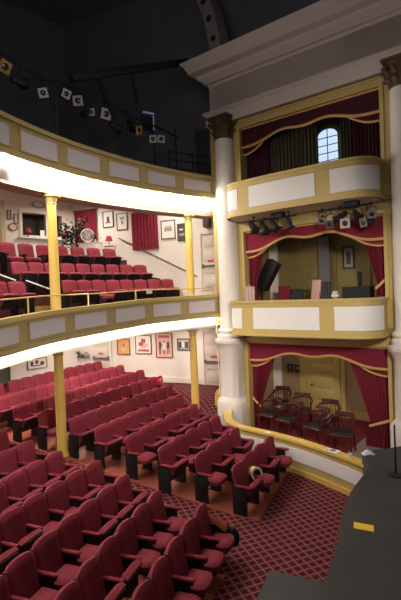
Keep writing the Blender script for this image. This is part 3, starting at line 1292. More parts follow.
def seat_set(sp):
    """shared meshes for seats of one spacing"""
    k = min((.48, .51, .54, .58), key=lambda q: abs(q - sp))
    if k not in SETS:
        hw, ya = k * .494, k / 2
        SETS[k] = dict(back=seat_back_mesh(hw), down=seat_meshes(0, hw), up=seat_meshes(R(64), hw), armL=arm_mesh(-ya, M['crimson']), armR=arm_mesh(ya, M['crimson']), darkL=arm_mesh(-ya, M['seat_black'], .54, .03), darkR=arm_mesh(ya, M['seat_black'], .54, .03),
                       stL=standard_mesh(-ya, False), enL=standard_mesh(-ya, True), enR=standard_mesh(ya, True), shell=shell_mesh(hw))
    return SETS[k]


def seat(loc, rz, label, group, up, left_end=False, right_end=False, sp=.51, dark=False):
    """local +x faces the stage, local +y runs across to the far side"""
    t = thing('theatre_seat', label, 'seat', loc, rz, group)
    SM = seat_set(sp)

    def lk(me, par):
        o = bpy.data.objects.new(me.name.split('.')[0], me)
        COL.objects.link(o)
        o.parent = par
        return o
    b = lk(SM['back'], t)
    lk(SM['shell'], b)
    cu, pn = SM['up'] if up else SM['down']
    c = lk(cu, t)
    lk(pn, c)
    lk(SM['darkL' if dark else 'armL'], t)
    lk(SM['enL'] if left_end else SM['stL'], t)
    if right_end:
        lk(SM['darkR' if dark else 'armR'], t)
        lk(SM['enR'], t)
    return t


ORD = ['first', 'second', 'third', 'fourth', 'fifth', 'sixth', 'seventh', 'eighth', 'ninth', 'tenth', 'eleventh', 'twelfth']
# far block: (start s, r), (end s, r), seats, floor indices of seats folded down
FAR = [((.09, .05), (-.06, 1.78), 4, (1, 3)), ((.95, .14), (.84, 1.89), 4, (0, 2)), ((1.78, .10), (1.60, 2.51), 5, (1, 3)), ((2.71, .28), (2.53, 3.12), 6, (0, 2)),
       ((3.63, .36), (3.32, 3.74), 7, (1, 4)), ((4.48, .46), (4.16, 4.66), 9, (2, 5)), ((5.45, .44), (5.08, 5.30), 10, (0, 6)), ((6.33, .47), (6.02, 5.95), 11, (3,)),
       ((7.30, .6), (7.08, 6.20), 12, ()), ((8.38, 2.21), (8.13, 6.20), 9, ())]
NEAR = [((.06, -1.91), (-.10, -3.95), 5, 1, (0, 1, 2, 3, 4)), ((.92, -1.89), (.69, -4.39), 6, 0, (0, 1, 2, 5)), ((1.73, -1.67), (1.55, -4.22), 6, 1, (3, 4, 5)),
        ((2.54, -1.44), (2.50, -3.48), 5, 1, (0, 2, 3)), ((3.47, -1.48), (3.40, -2.52), 3, 1, ()), ((4.33, -1.39), (4.29, -1.93), 2, 1, (0,)), ((5.2, -1.3), (5.16, -1.85), 2, 0, ())]


def place_row(a, b, n, extra, down, block, ri, aisle_first):
    pa, pb = HP(*a), HP(*b)
    d = pb - pa
    step = d / max(1, n - 1)
    tot = n + extra
    # direction of +r along the row
    rv = d.normalized() if b[1] > a[1] else -d.normalized()
    fv = Vector((rv.y, -rv.x, 0))          # towards the stage
    if fv.dot(Vector((-EB.x, -EB.y, 0))) < 0:
        fv = -fv
    rz = math.atan2(fv.y, fv.x)
    for k in range(tot):
        p = pa + step * k
        # slight curve of the row
        q = (k / max(1, tot - 1)) * 2 - 1
        p = p + fv * (-.05 * (1 - q * q)) * min(1, tot / 8)
        s = (Vector((p.x, p.y)) - O2).dot(EB)
        r = (Vector((p.x, p.y)) - O2).dot(ER)
        zf = .11 * max(0, s)
        org = p + fv * .14
        up = k not in down
        if block == 'far':
            le, re_ = k == 0, k == tot - 1
        else:
            le, re_ = False, k == 0
        rz2 = rz + (.035 * q if block == 'far' else 0)
        lab = 'crimson seat, %s, %s from the aisle in %s row of the %s block' % ('tipped up' if up else 'seat down', ORD[k], ORD[ri], block)
        seat((org.x, org.y, zf), rz2, lab, 'seats of the %s block' % block, up, le, re_, step.length)


for ri, (a, b, n, down) in enumerate(FAR):
    place_row(a, b, n, 0, down, 'far', ri, True)
for ri, (a, b, n, ex, down) in enumerate(NEAR):
    place_row(a, b, n, ex, down, 'near', ri, True)
# last row: two seats beyond the gap
for k, r in enumerate((1.50, .95)):
    p = HP(8.42, r)
    seat((p.x + .17, p.y - .1, .95), R(-27), 'crimson tipped up seat, %s left of the gap in the last row' % ORD[k], 'seats of the far block', True, k == 1, k == 0)


def balcony_row(ra, rb, n, b, zf, where, ki, down=(), shade=None):
    for k in range(n):
        r = ra + (rb - ra) * (k / (n - 1) if n > 1 else 0)
        p = FP(r, b, 0)
        p2 = FP(r, b - .2, 0)
        fv = (p2 - p).normalized()
        o = p + fv * .16
        up = k not in down
        lab = 'bright crimson balcony seat, %s from the left, %s' % (ORD[k], where)
        seat((o.x, o.y, zf(r) if callable(zf) else zf), math.atan2(fv.y, fv.x), lab, 'balcony seats', up, k == 0, k == n - 1, .48, True)


balcony_row(.95, 4.02, 8, 1.22, 3.97, 'front row right of the yellow column', 0, (2,))
balcony_row(-1.0, -.52, 2, 1.2, 3.93, 'front row left of the balcony steps', 0)
balcony_row(.14, 3.62, 9, 2.02, 4.49, 'second row of the balcony', 1)
balcony_row(-.55, 3.12, 9, 2.86, 5.09, 'back row of the balcony', 2, (2, 3))

# ================================================================== THINGS IN THE HOUSE
# captain chairs in the lower box


def captain_chair(loc, rz, label):
    t = thing('captain_chair', label, 'chair', loc, rz, 'dark wooden armchairs in the lower box')
    K = 1.18

    def pt(nm, mb, m=M['wood'], par=None):
        mb.v = [p * K for p in mb.v]
        return part(nm, mb, m, par or t, local=True)
    mb = MB()
    mb.box((0, 0, .44), (.46, .48, .05), bev=.02, seg=3)
    s_ = pt('seat', mb)
    mb = MB()
    mb.box((0.0, 0, .475), (.40, .42, .04), bev=.018, seg=3)
    pt('seat_pad', mb, M['black'], s_)
    for x, y in ((.19, .20), (.19, -.20), (-.19, .20), (-.19, -.20)):
        mb = MB()
        mb.tube([(x * 1.1, y * 1.1, 0), (x, y, .22), (x, y, .43)], [.018, .026, .022], 8)
        pt('leg', mb)
    mb = MB()
    pts = [(.16, .26, .68), (-.05, .27, .69), (-.2, .22, .74), (-.25, 0, .80), (-.2, -.22, .74), (-.05, -.27, .69), (.16, -.26, .68)]
    mb.tube(pts, [.026, .026, .034, .045, .034, .026, .026], 8)
    pt('arm_rail', mb)
    mb = MB()
    for k in range(7):
        a = -1 + k / 3
        mb.tube([(-.20 - .02 * (1 - abs(a)), .18 * a, .46), (-.215 - .03 * (1 - abs(a)), .2 * a, .76)], .011, 6)
    mb.box((-.235, 0, .80), (.035, .42, .12), bev=.012)
    pt('backrest', mb)
    for y in (.235, -.235):
        mb = MB()
        mb.tube([(.12, y, .45), (.13, y + .02 * (1 if y > 0 else -1), .67)], .016, 8)
        pt('arm_post', mb)


cap = [(1.36, -.02, 225, 'at the left end of the front rail'), (1.0, -1.45, 250, 'at the back left near the two small pictures'), (2.08, .18, 215, 'second from the left along the front rail'),
       (2.0, -.85, 250, 'before the ochre door at the back'), (3.05, .42, 215, 'second from the right along the front rail'), (3.0, -.45, 240, 'behind the front right pair, near the right curtain'), (3.82, .62, 240, 'at the right end of the front rail')]
for w, o, a, txt in cap:
    p = WP(w, o, .12)
    captain_chair((p.x, p.y, .12), R(a), 'dark mahogany armchair in the lower box, %s' % txt)
mb = MB()
wbox(mb, 3.9, 4.55, -1.2, .9, .12, .135)
single('rug', mb, M['rug'], 'speckled grey patterned rug at the right of the lower box floor', 'rug')


def picture(name, cent, ax, nrm, w, h, fm, pm, label, shapes=(), group=None, fw=.026, cat='picture'):
    """ax, nrm 3-vectors; shapes = (x0,y0,x1,y1,material) in 0..1"""
    t = thing(name, label, cat, cent, 0, group)
    up = Vector((0, 0, 1))
    c = Vector(cent)

    def bx(mb, x0, x1, y0, y1, d0, d1):
        ps = []
        for d in (d0, d1):
            for x, y in ((x0, y0), (x1, y0), (x1, y1), (x0, y1)):
                ps.append(c + ax * x + up * y + nrm * d)
        mb.add(ps, [[3, 2, 1, 0], [4, 5, 6, 7], [0, 1, 5, 4], [1, 2, 6, 5], [2, 3, 7, 6], [3, 0, 4, 7]])
    mb = MB()
    bx(mb, -w / 2, w / 2, h / 2 - fw, h / 2, 0, .04)
    bx(mb, -w / 2, w / 2, -h / 2, -h / 2 + fw, 0, .04)
    bx(mb, -w / 2, -w / 2 + fw, -h / 2 + fw, h / 2 - fw, 0, .04)
    bx(mb, w / 2 - fw, w / 2, -h / 2 + fw, h / 2 - fw, 0, .04)
    part('frame', mb, fm, t)
    mb = MB()
    bx(mb, -w / 2 + fw, w / 2 - fw, -h / 2 + fw, h / 2 - fw, .005, .018)
    pr = part('print', mb, pm, t)
    bym = {}
    for x0, y0, x1, y1, m in shapes:
        mb = bym.setdefault(m.name, (MB(), m))[0]
        bx(mb, -w / 2 + x0 * w, -w / 2 + x1 * w, -h / 2 + y0 * h, -h / 2 + y1 * h, .018, .021)
    for mb, m in bym.values():
        part('printed_shape', mb, m, pr)
    return t


EB3, ER3 = Vector((EB.x, EB.y, 0)), Vector((ER.x, ER.y, 0))
SX = -EB3          # along the side wall to the viewer's right
SNRM = -ER3
BX = -Vector((BD.x, BD.y, 0))
BNR = Vector((BN.x, BN.y, 0))
WX = Vector((WD.x, WD.y, 0))
blot = lambda m: ((.36, .3, .64, .62, m), (.30, .22, .70, .34, m), (.42, .62, .58, .72, m))
# balcony pictures
picture('framed_picture', SP(4.44, .01, 7.555), SX, SNRM, .52, .66, M['frame'], M['printw'], 'black framed print with red and dark figure, highest of the stepped wall pictures', ((.38, .35, .62, .66, M['printdark']), (.28, .25, .72, .36, M['printred'])))
picture('framed_picture', SP(3.76, .01, 7.395), SX, SNRM, .52, .68, M['frame'], M['printw'], 'black framed grey line print left of the second burgundy curtain', ((.30, .62, .70, .78, M['printgrey']), (.40, .34, .62, .56, M['printgrey'])))
picture('framed_picture', SP(1.66, .01, 6.88), SX, SNRM, .62, .72, M['frame'], M['printw'], 'black framed pale photograph right of the second burgundy curtain', ((.22, .40, .78, .62, M['printgrey']), (.3, .62, .7, .72, M['printpink'])))
picture('framed_picture', SP(.96, .01, 6.72), SX, SNRM, .60, .66, M['frame'], M['printdark'], 'dark poster half hidden behind the far yellow column', ((.12, .3, .5, .44, M['printgrey']), (.15, .62, .4, .7, M['printw'])))
# posters under the balcony
picture('poster', SP(3.95, .01, 2.28), SX, SNRM, .62, .66, M['brownframe'], M['printorange'], 'orange framed poster with pale figure, leftmost under the balcony', ((.36, .2, .64, .7, M['printpink']), (.44, .5, .58, .68, M['printred'])))
picture('poster', SP(3.0, .01, 2.38), SX, SNRM, .74, .76, M['brownframe'], M['printw'], 'framed red and white poster under the balcony, right of the orange one', ((.15, .12, .85, .24, M['printred']), (.2, .42, .5, .62, M['printred']), (.52, .38, .82, .55, M['printpink']), (.36, .58, .64, .80, M['printred']), (.3, .3, .66, .42, M['printpink'])))
picture('poster', SP(2.05, .01, 2.36), SX, SNRM, .74, .98, M['brownframe'], M['printpink'], 'tall pink poster with red heading and three standing figures',
        ((.16, .80, .84, .90, M['printred']), (.18, .36, .32, .62, M['printdark']), (.20, .12, .25, .36, M['printdark']), (.27, .14, .31, .36, M['printdark']), (.43, .32, .57, .60, M['printw']), (.44, .14, .49, .32, M['printdark']), (.52, .12, .56, .32, M['printdark']), (.66, .38, .82, .62, M['printdark']), (.67, .14, .72, .38, M['printdark']), (.76, .17, .81, .38, M['printdark']), (.21, .63, .29, .71, M['printgrey']), (.46, .61, .54, .69, M['printred']), (.70, .63, .78, .71, M['printgrey']), (.32, .48, .43, .52, M['printdark']), (.57, .50, .66, .54, M['printw'])))
picture('poster', SP(1.19, .01, 2.40), SX, SNRM, .54, .46, M['frame'], M['printgrey'], 'small dark group photograph beside the far yellow column',
        ((.1, .2, .3, .7, M['printdark']), (.36, .25, .55, .75, M['printw']), (.62, .2, .85, .7, M['printdark']), (.1, .75, .9, .85, M['printpink'])))
picture('framed_picture', BP(1.85, .01, 1.78), BX, BNR, .82, .42, M['brownframe'], M['printw'], 'wide framed drawing with dark scribbled figures, left of the near yellow column', ((.15, .3, .3, .75, M['printdark']), (.4, .45, .55, .8, M['printdark']), (.65, .3, .85, .65, M['printdark']), (.25, .25, .7, .34, M['printdark'])), fw=.025)
# plaques by the booth window
picture('wall_plaque', BP(2.70, .01, 7.69), BX, BNR, .16, .38, M['brownframe'], M['printgrey'], 'narrow dark plaque left of booth window, higher of the two', (), None, .02, 'plaque')
picture('wall_plaque', BP(2.44, .01, 7.56), BX, BNR, .16, .38, M['brownframe'], M['printpink'], 'narrow reddish plaque left of booth window, lower of the two', (), None, .02, 'plaque')


def oval(name, c, ax, nrm, rx, rz_, m, m2, label, cat):
    t = thing(name, label, cat, c)
    for nm, k, d0, d1, mm in (('rim', 1, 0, .04, m), ('centre', .72, .02, .05, m2)):
        mb = MB()
        N = 20
        vs = [c + ax * (rx * k * math.cos(2 * PI * q / N)) + Vector((0, 0, rz_ * k * math.sin(2 * PI * q / N))) + nrm * d for d in (d0, d1) for q in range(N)]
        mb.add(vs, [list(range(N)), list(range(2 * N - 1, N - 1, -1))] + [[q, (q + 1) % N, N + (q + 1) % N, N + q] for q in range(N)])
        part(nm, mb, mm, t)


oval('wall_plaque', BP(2.58, .01, 7.22), BX, BNR, .19, .16, M['brownframe'], M['printpink'], 'heart like oval plaque under the two narrow plaques', 'plaque')
oval('wall_ornament', BP(1.50, .01, 8.22), BX, BNR, .28, .15, M['printgrey'], M['wall'], 'grey oval ornament on the wall above the booth window', 'ornament')


# curtains on the side wall of the balcony
def wall_curtain(t0, t1, z0, z1, label, seed, slant=0):
    g = wave_grid(lambda u, v: (SP(t0 + (t1 - t0) * u, .10, z1 + (z0 - z1) * v), SNRM), 56, 8, 8, .035, seed)
    c = SP((t0 + t1) / 2, .1, z0)
    t = thing('wall_curtain', label, 'curtain', c)
    mb = MB()
    mb.slab(g, -SNRM * .015)
    part('curtain_cloth', mb, M['drape'], t)
    mb = MB()
    mb.tube([SP(t0 + .06, .10, z1 + .0), SP(t1 - .06, .10, z1)], .022, 8)
    for tt in (t0, t1):
        mb.tube([SP(tt, .0, z1), SP(tt, .1, z1)], .015, 6)
    part('curtain_rod', mb, M['brownframe'], t)


wall_curtain(6.1, 4.98, 6.2, 8.05, 'burgundy curtain on the balcony wall behind the plant and fan', 21)
wall_curtain(3.27, 2.08, 6.18, 7.66, 'burgundy curtain on the balcony wall between the framed pictures', 22)
# handrail on the wall
t = thing('wall_handrail', 'sloping wooden handrail on the balcony wall beside the stairs', 'handrail', SP(2.2, .08, 5.8))
mb = MB()
mb.tube([SP(3.92, .09, 6.74), SP(3.85, .09, 6.70), SP(.55, .09, 5.03), SP(.5, .03, 5.0)], .022, 8)
part('rail', mb, M['brownframe'], t)
for tt in (3.6, 2.2, .8):
    mb = MB()
    z = 5.03 + (tt - .55) * .506
    mb.tube([SP(tt, .0, z - .08), SP(tt, .08, z - .06), SP(tt, .09, z)], .012, 6)
    part('bracket', mb, M['iron'], t)
# speaker over the door
t = thing('wall_speaker', 'small brown loudspeaker on the wall above the balcony exit door', 'speaker', SP(-.02, .12, 7.0))
mb = MB()
mb.bar(SP(.11, .12, 7.0), SP(-.15, .12, 7.0), .2, .40, bev=.015)
part('cabinet', mb, M['brownframe'], t)
mb = MB()
mb.bar(SP(.08, .225, 7.0), SP(-.12, .225, 7.0), .012, .34)
part('grille', mb, M['printdark'], t)

# ---------- plant, cabinet, fan and lamp behind the back row
cx, cy = -4.85, 17.75
t = thing('potted_plant', 'dark leafy potted plant behind the back balcony row beside the booth window', 'plant', (cx, cy, 5.42))
mb = MB()
mb.lathe([(.16, 5.42), (.22, 5.75), (.24, 5.78), (.20, 5.78), (.02, 5.74)], (cx, cy, 0), 16)
part('pot', mb, M['brownframe'], t)
rnd = random.Random(5)
mb = MB()
tips = []
for k in range(9):
    a, l = rnd.uniform(0, 6.28), rnd.uniform(.1, .42)
    tip = Vector((cx + l * math.cos(a), cy + l * math.sin(a), rnd.uniform(6.65, 7.2)))
    mb.tube([(cx, cy, 5.72), ((cx + tip.x) / 2 * .7 + cx * .3, (cy + tip.y) / 2 * .7 + cy * .3, 6.3), tip], [.02, .014, .006], 5)
    tips.append(tip)
part('stems', mb, M['brownframe'], t)
mb = MB()
for k in range(420):
    tip = rnd.choice(tips)
    p = tip + Vector((rnd.gauss(0, .14), rnd.gauss(0, .12), rnd.gauss(-.05, .16)))
    a, e = rnd.uniform(0, 6.28), rnd.uniform(-.6, .6)
    dx = Vector((math.cos(a) * math.cos(e), math.sin(a) * math.cos(e), math.sin(e))) * rnd.uniform(.10, .19)
    dy = dx.cross(Vector((rnd.uniform(-1, 1), rnd.uniform(-1, 1), 1))).normalized() * .05
    up = Vector((0, 0, .012))
    mb.add([p, p + dx * .5 + dy + up, p + dx, p + dx * .5 - dy + up], [[0, 1, 2, 3]], True)
part('foliage', mb, M['green'], t)

t = thing('side_cabinet', 'small white cabinet behind the back balcony row carrying the fan', 'cabinet', (-4.15, 17.35, 5.42))
mb = MB()
mb.box((-4.15, 17.35, 5.92), (.78, .42, 1.0), rz=R(-20), bev=.01)
part('body', mb, M['wall'], t)
mb = MB()
mb.box((-4.15, 17.35, 6.435), (.84, .48, .03), rz=R(-20), bev=.008)
part('cabinet_top', mb, M['wall'], t)
fc = Vector((-4.22, 17.25, 6.74))
t = thing('desk_fan', 'round white wire desk fan standing on the small cabinet', 'fan', (fc.x, fc.y, 6.45))
look = (Vector((0, 0, H)) - fc)
look.z = 0
q4 = Matrix.Translation(fc) @ look.to_track_quat('Z', 'Y').to_matrix().to_4x4()
mb = MB()
for k in range(6):
    rr_ = .05 + .035 * k
    zz = .07 - .012 * k
    mb.tube([q4 @ Vector((rr_ * math.cos(a), rr_ * math.sin(a), zz)) for a in [2 * PI * j / 20 for j in range(20)]], .006, 5, closed=True)
for j in range(16):
    a = 2 * PI * j / 16
    mb.tube([q4 @ Vector((.03 * math.cos(a), .03 * math.sin(a), .075)), q4 @ Vector((.235 * math.cos(a), .235 * math.sin(a), .0))], .005, 5)
mb.tube([q4 @ Vector((.24 * math.cos(a), .24 * math.sin(a), 0)) for a in [2 * PI * j / 24 for j in range(24)]], .02, 6, closed=True)
part('guard', mb, M['paperw'], t)
mb = MB()
for j in range(4):
    a0 = PI / 2 * j
    g = []
    for k in range(4):
        rr_ = .04 + .05 * k
        g.append([q4 @ Vector((rr_ * math.cos(a0 + d), rr_ * math.sin(a0 + d), .02 + .03 * (d - .35))) for d in (0, .25, .5, .75)])
    mb.slab(g, (q4.to_3x3() @ Vector((0, 0, -.006))))
mb.lathe([(.01, .0), (.04, .0), (.04, .05), (.01, .06)], (0, 0, 0), 10, mat=q4)
part('blades', mb, M['greyp'], t)
mb = MB()
mb.tube([fc + Vector((0, 0, -.22)), fc + Vector((0, 0, -.27))], .02, 8)
mb.lathe([(.12, 0), (.12, .02), (.03, .03)], (fc.x, fc.y, 6.452), 14)
mb.tube([q4 @ Vector((0, 0, -.02)), q4 @ Vector((0, 0, -.14))], .055, 10)
part('base', mb, M['paperw'], t)
# flowers beside fan
t = thing('flower_vase', 'dark leafy little arrangement in a vase right of the fan', 'vase', (-3.93, 17.27, 6.45))
mb = MB()
mb.lathe([(.03, 6.45), (.05, 6.5), (.03, 6.56), (.035, 6.58)], (-3.93, 17.27, 0), 12)
part('vase', mb, M['paperw'], t)
mb = MB()
for k in range(60):
    p = Vector((-3.93 + rnd.gauss(0, .09), 17.27 + rnd.gauss(0, .06), 6.64 + rnd.gauss(0, .06)))
    a = rnd.uniform(0, 6.28)
    dx = Vector((math.cos(a), math.sin(a), rnd.uniform(-.4, .6))) * .08
    dy = Vector((-math.sin(a), math.cos(a), .3)) * .025
    mb.add([p, p + dx * .5 + dy, p + dx, p + dx * .5 - dy], [[0, 1, 2, 3]])
part('leaves', mb, M['green'], t)


def table_lamp(x, y, z, s, label):
    t = thing('table_lamp', label, 'lamp', (x, y, z))
    mb = MB()
    mb.lathe([(.07 * s, z), (.07 * s, z + .02), (.02 * s, z + .04), (.045 * s, z + .12 * s), (.015 * s, z + .2 * s), (.012 * s, z + .3 * s)], (x, y, 0), 12)
    part('base', mb, M['brownframe'], t)
    mb = MB()
    mb.lathe([(.20 * s, z + .24 * s), (.13 * s, z + .50 * s), (.125 * s, z + .50 * s), (.19 * s, z + .245 * s)], (x, y, 0), 18)
    part('lamp_shade', mb, M['redshade'], t)


mb = MB()
mb.box((-3.48, 17.62, 6.34), (.5, .4, .04), rz=R(-20))
for dx, dy in ((-.2, -.15), (.2, -.15), (-.2, .15), (.2, .15)):
    mb.box((-3.48 + dx, 17.62 + dy, 5.88), (.04, .04, .92), rz=R(-20))
single('small_table', mb, M['wall'], 'small white table behind the back balcony row under the red lamp', 'table', base=(-3.48, 17.62, 5.42))
table_lamp(-3.48, 17.62, 6.36, .72, 'red shaded table lamp behind the right end of the back balcony row')
p = BP(2.02, .12, 0)
table_lamp(p.x, p.y, 6.87, .7, 'small red shaded lamp at left on the booth window sill')
p = BP(.42, .12, 0)
table_lamp(p.x, p.y, 6.87, .6, 'small red shaded lamp on the right end of the booth window sill')
mb = MB()
pp = BP(1.42, .1, 6.87)
mb.bar(BP(1.50, .08, 7.02), BP(1.32, .08, 7.02), .01, .30)
single('paper_notice', mb, M['paperw'], 'white paper notice standing on the booth window sill', 'paper')
# flower ornaments low on the rear wall beside the far exit
t = thing('wall_wreath', 'dark twig ornament on the wall left of the far exit door', 'ornament', SP(6.0, .05, 1.8))
mb = MB()
for k in range(16):
    a = rnd.uniform(0, 6.28)
    p0 = SP(6.05 + rnd.uniform(-.25, .25), .05, 1.78)
    p1 = SP(6.05 + rnd.uniform(-.45, .45), .08, 1.8 + rnd.uniform(-.1, .28))
    mb.tube([p0, (p0 + p1) / 2 + Vector((0, 0, .05)), p1], [.014, .012, .004], 5)
part('twigs', mb, M['printdark'], t)
mb = MB()
for k in range(18):
    c = SP(6.05 + rnd.uniform(-.45, .45), .09, 1.85 + rnd.uniform(-.12, .22))
    mb.lathe([(.005, -.03), (.03, -.01), (.035, .01), (.008, .03)], c, 8)
part('blossoms', mb, M['printgrey'], t)

# ---------- stairs of the balcony aisle: little handrails
for k, (r, b, z, txt) in enumerate(((-.62, 1.95, 4.5, 'left of the near column, nearer the frame edge'), (.02, 1.55, 4.25, 'just left of the near yellow column'))):
    p0, p1 = FP(r, b, z), FP(r + .42, b - .35, z - .18)
    t = thing('stair_handrail', 'short pale sloping handrail on black posts %s' % txt, 'handrail', (p0.x, p0.y, z - .5))
    mb = MB()
    mb.bar(p0 + Vector((0, 0, .62)), p1 + Vector((0, 0, .55)), .05, .035, bev=.01)
    part('grab_bar', mb, M['printw'], t)
    for q, dz in ((p0, .6), (p1, .53)):
        mb = MB()
        mb.tube([q + Vector((0, 0, -.5)), q + Vector((0, 0, dz))], .014, 6)
        part('post', mb, M['iron'], t)
mb = MB()
for (r0_, r1_, b0, b1, z0, z1) in ((-.05, .62, 1.30, 1.62, 3.93, 4.20), (-.75, -.1, 2.05, 2.42, 4.47, 4.72)):
    mb.loft([[FP(r, b0, z0), FP(r, b1, z0), FP(r, b1, z1), FP(r, b0, z1)] for r in rlist(r0_, r1_, 6)])
struct('floor_aisle_steps', mb, M['stepwood'], 'varnished wooden aisle steps of the balcony', 'steps')

# ================================================================== STAGE LIGHTS


def stage_light(pos, aim, size, label, group, fm, mount_up=.35, square=True, twist=0.0):
    """pos = centre of lens; aim = unit vector it faces"""
    aim = Vector(aim).normalized()
    t = thing('stage_light', label, 'spotlight', pos, 0, group)
    m4 = Matrix.Translation(Vector(pos)) @ aim.to_track_quat('Z', 'Y').to_matrix().to_4x4() @ Matrix.Rotation(R(twist), 4, 'Z')
    r = size * .42
    mb = MB()
    mb.lathe([(.05, -.34 * size / .22), (r * .75, -.30 * size / .22), (r * .8, -.16), (r, -.12), (r, 0), (r * .92, 0)], (0, 0, 0), 14, mat=m4)
    part('housing', mb, M['iron'], t)
    mb = MB()
    h = size / 2
    i_ = size * .30
    vs, N = [], 4
    if square:
        N = 16
        for z in (.0, .02):
            for k in range(N):
                a = 2 * PI * k / N
                q = h / max(abs(math.cos(a)), abs(math.sin(a)))
                vs.append(m4 @ Vector((q * math.cos(a), q * math.sin(a), z)))
            for k in range(N):
                a = 2 * PI * k / N
                vs.append(m4 @ Vector((i_ * math.cos(a), i_ * math.sin(a), z)))
        fs = []
        for k in range(N):
            k2 = (k + 1) % N
            fs += [[2 * N + k, 2 * N + k2, 3 * N + k2, 3 * N + k], [k2, k, N + k, N + k2], [k, k2, 2 * N + k2, 2 * N + k], [N + k2, N + k, 3 * N + k, 3 * N + k2]]
        mb.add(vs, fs)
        part('gel_frame', mb, fm, t)
    mb = MB()
    mb.lathe([(.005, .024), (i_ * .6, .02), (i_ * 1.02, .004), (i_ * 1.02, -.01)], (0, 0, 0), 16, mat=m4)
    part('lens', mb, M['glass'], t)
    # yoke and clamp
    mb = MB()
    x = aim.cross(Vector((0, 0, 1))).normalized()
    cc = Vector(pos) - aim * .12
    tp = cc + Vector((0, 0, mount_up))
    mb.tube([cc + x * (r + .02), cc + x * (r + .02) + Vector((0, 0, mount_up * .6)), cc + Vector((0, 0, mount_up * .72)), cc - x * (r + .02) + Vector((0, 0, mount_up * .6)), cc - x * (r + .02)], .011, 6)
    part('yoke', mb, M['iron'], t)
    mb = MB()
    mb.tube([cc + Vector((0, 0, mount_up * .7)), tp], .012, 6)
    mb.lathe([(.02, -.03), (.04, -.02), (.04, .02), (.02, .03)], tp, 10)
    part('clamp', mb, M['iron'], t)
    return t


# gallery lights on a pipe
gl = [((-4.07, 9.93, 9.49), .26, 'amber framed spotlight at the far left of the gallery', 'lamporange', (.9, -.75, -.5)),
      ((-3.59, 10.92, 9.34), .22, 'white framed round lens spotlight, second from the left over the gallery', 'lampwhite', (.5, -1, -.35)),
      ((-3.2, 11.52, 9.56), .22, 'white framed tilted spotlight, third from the left over the gallery', 'lampwhite', (.75, -1, -.3)),
      ((-2.99, 11.83, 9.51), .25, 'dull pale framed spotlight, fourth from the left over the gallery', 'printgrey', (.2, -1, -.25)),
      ((-2.74, 12.17, 9.34), .19, 'small dim framed spotlight, fifth from the left over the gallery', 'printgrey', (.4, -1, -.2)),
      ((-2.41, 12.56, 9.43), .28, 'large pale framed spotlight in the middle of the gallery row', 'lampwhite', (.5, -1, -.3)),
      ((-1.62, 13.37, 9.24), .26, 'amber tinged spotlight left of the two small white ones', 'lamporange', (1, -.6, -.4)),
      ((-1.25, 13.79, 9.11), .22, 'left one of the two small white framed spotlights by the gallery railing', 'lampwhite', (.2, -1, -.15)),
      ((-1.02, 13.99, 9.17), .22, 'right one of the two small white framed spotlights by the gallery railing', 'lampwhite', (.35, -1, -.15))]
for k, (p, sz, lab, fm, aim) in enumerate(gl):
    stage_light(p, aim, sz, lab, 'spotlights over the gallery', M[fm], .32, True, (-14, 16, -16, 5, 8, -8, 20, 4, -4)[k])
for k, (q, z, am) in enumerate((((-3.85, 10.45), 9.35, (.4, .8, .1)), ((-2.9, 12.05), 9.2, (-.5, .8, -.2)), ((-2.1, 12.95), 9.15, (.6, .7, -.1)), ((-1.85, 13.25), 9.35, (-.3, .9, -.2)))):
    stage_light((q[0], q[1], z), am, .24, 'black spotlight turned to the back, %s of the turned ones over the gallery' % ORD[k], 'spotlights over the gallery', M['iron'], .38)
t = thing('lighting_pipe', 'long dark pipe carrying the gallery spotlights', 'pipe', FP(1.5, .8, 9.6))
mb = MB()
mb.tube([Vector((-6.2, 5.6, 9.75)), Vector((-4.6, 8.9, 9.75)), Vector((-4.1, 10.05, 9.80)), Vector((-3.6, 11.0, 9.72)), Vector((-3.2, 11.6, 9.85)), Vector((-2.75, 12.2, 9.74)), Vector((-2.35, 12.65, 9.75)), Vector((-1.6, 13.5, 9.58)), Vector((-.95, 14.12, 9.5)), Vector((-.5, 14.9, 9.48))], .03, 8)
part('pipe', mb, M['iron'], t)
for q in ((-4.6, 8.9), (-3.4, 11.3), (-1.9, 13.15), (-.6, 14.75)):
    mb = MB()
    mb.tube([(q[0], q[1], 8.385), (q[0], q[1], 9.75)], .025, 8)
    part('upright', mb, M['iron'], t)
t = thing('ceiling_truss', 'long dark beam slanting over the gallery to the arch', 'beam', (-1.3, 13.3, 11.0))
mb = MB()
a, b = Vector((-3.05, 11.5, 9.95)), Vector((-.1, 14.9, 11.95))
mb.bar(a, b, .16, .2, bev=.02)
part('beam', mb, M['iron'], t)
mb = MB()
mb.bar(a + (b - a) * .45, a + (b - a) * .45 + Vector((.1, .2, -.9)), .06, .06)
mb.bar(a + (b - a) * .18, a + (b - a) * .18 + Vector((.35, .6, -1.0)), .12, .14)
part('hanger', mb, M['iron'], t)
# gallery railing
t = thing('gallery_railing', 'thin dark railing on the gallery floor near the dark door', 'railing', (-.1, 15, 7.98))
pa, pb = Vector((-.82, 14.55, 7.98)), Vector((.66, 15.5, 7.98))
mb = MB()
for z in (.45, .72, .97):
    mb.tube([pa + Vector((0, 0, z)), pb + Vector((0, 0, z))], .022, 6)
part('rail', mb, M['iron'], t)
for q in (0, .5, 1):
    mb = MB()
    p = pa + (pb - pa) * q
    mb.tube([p + Vector((0, 0, .42)), p + Vector((0, 0, 1.0))], .03, 6)
    part('post', mb, M['iron'], t)
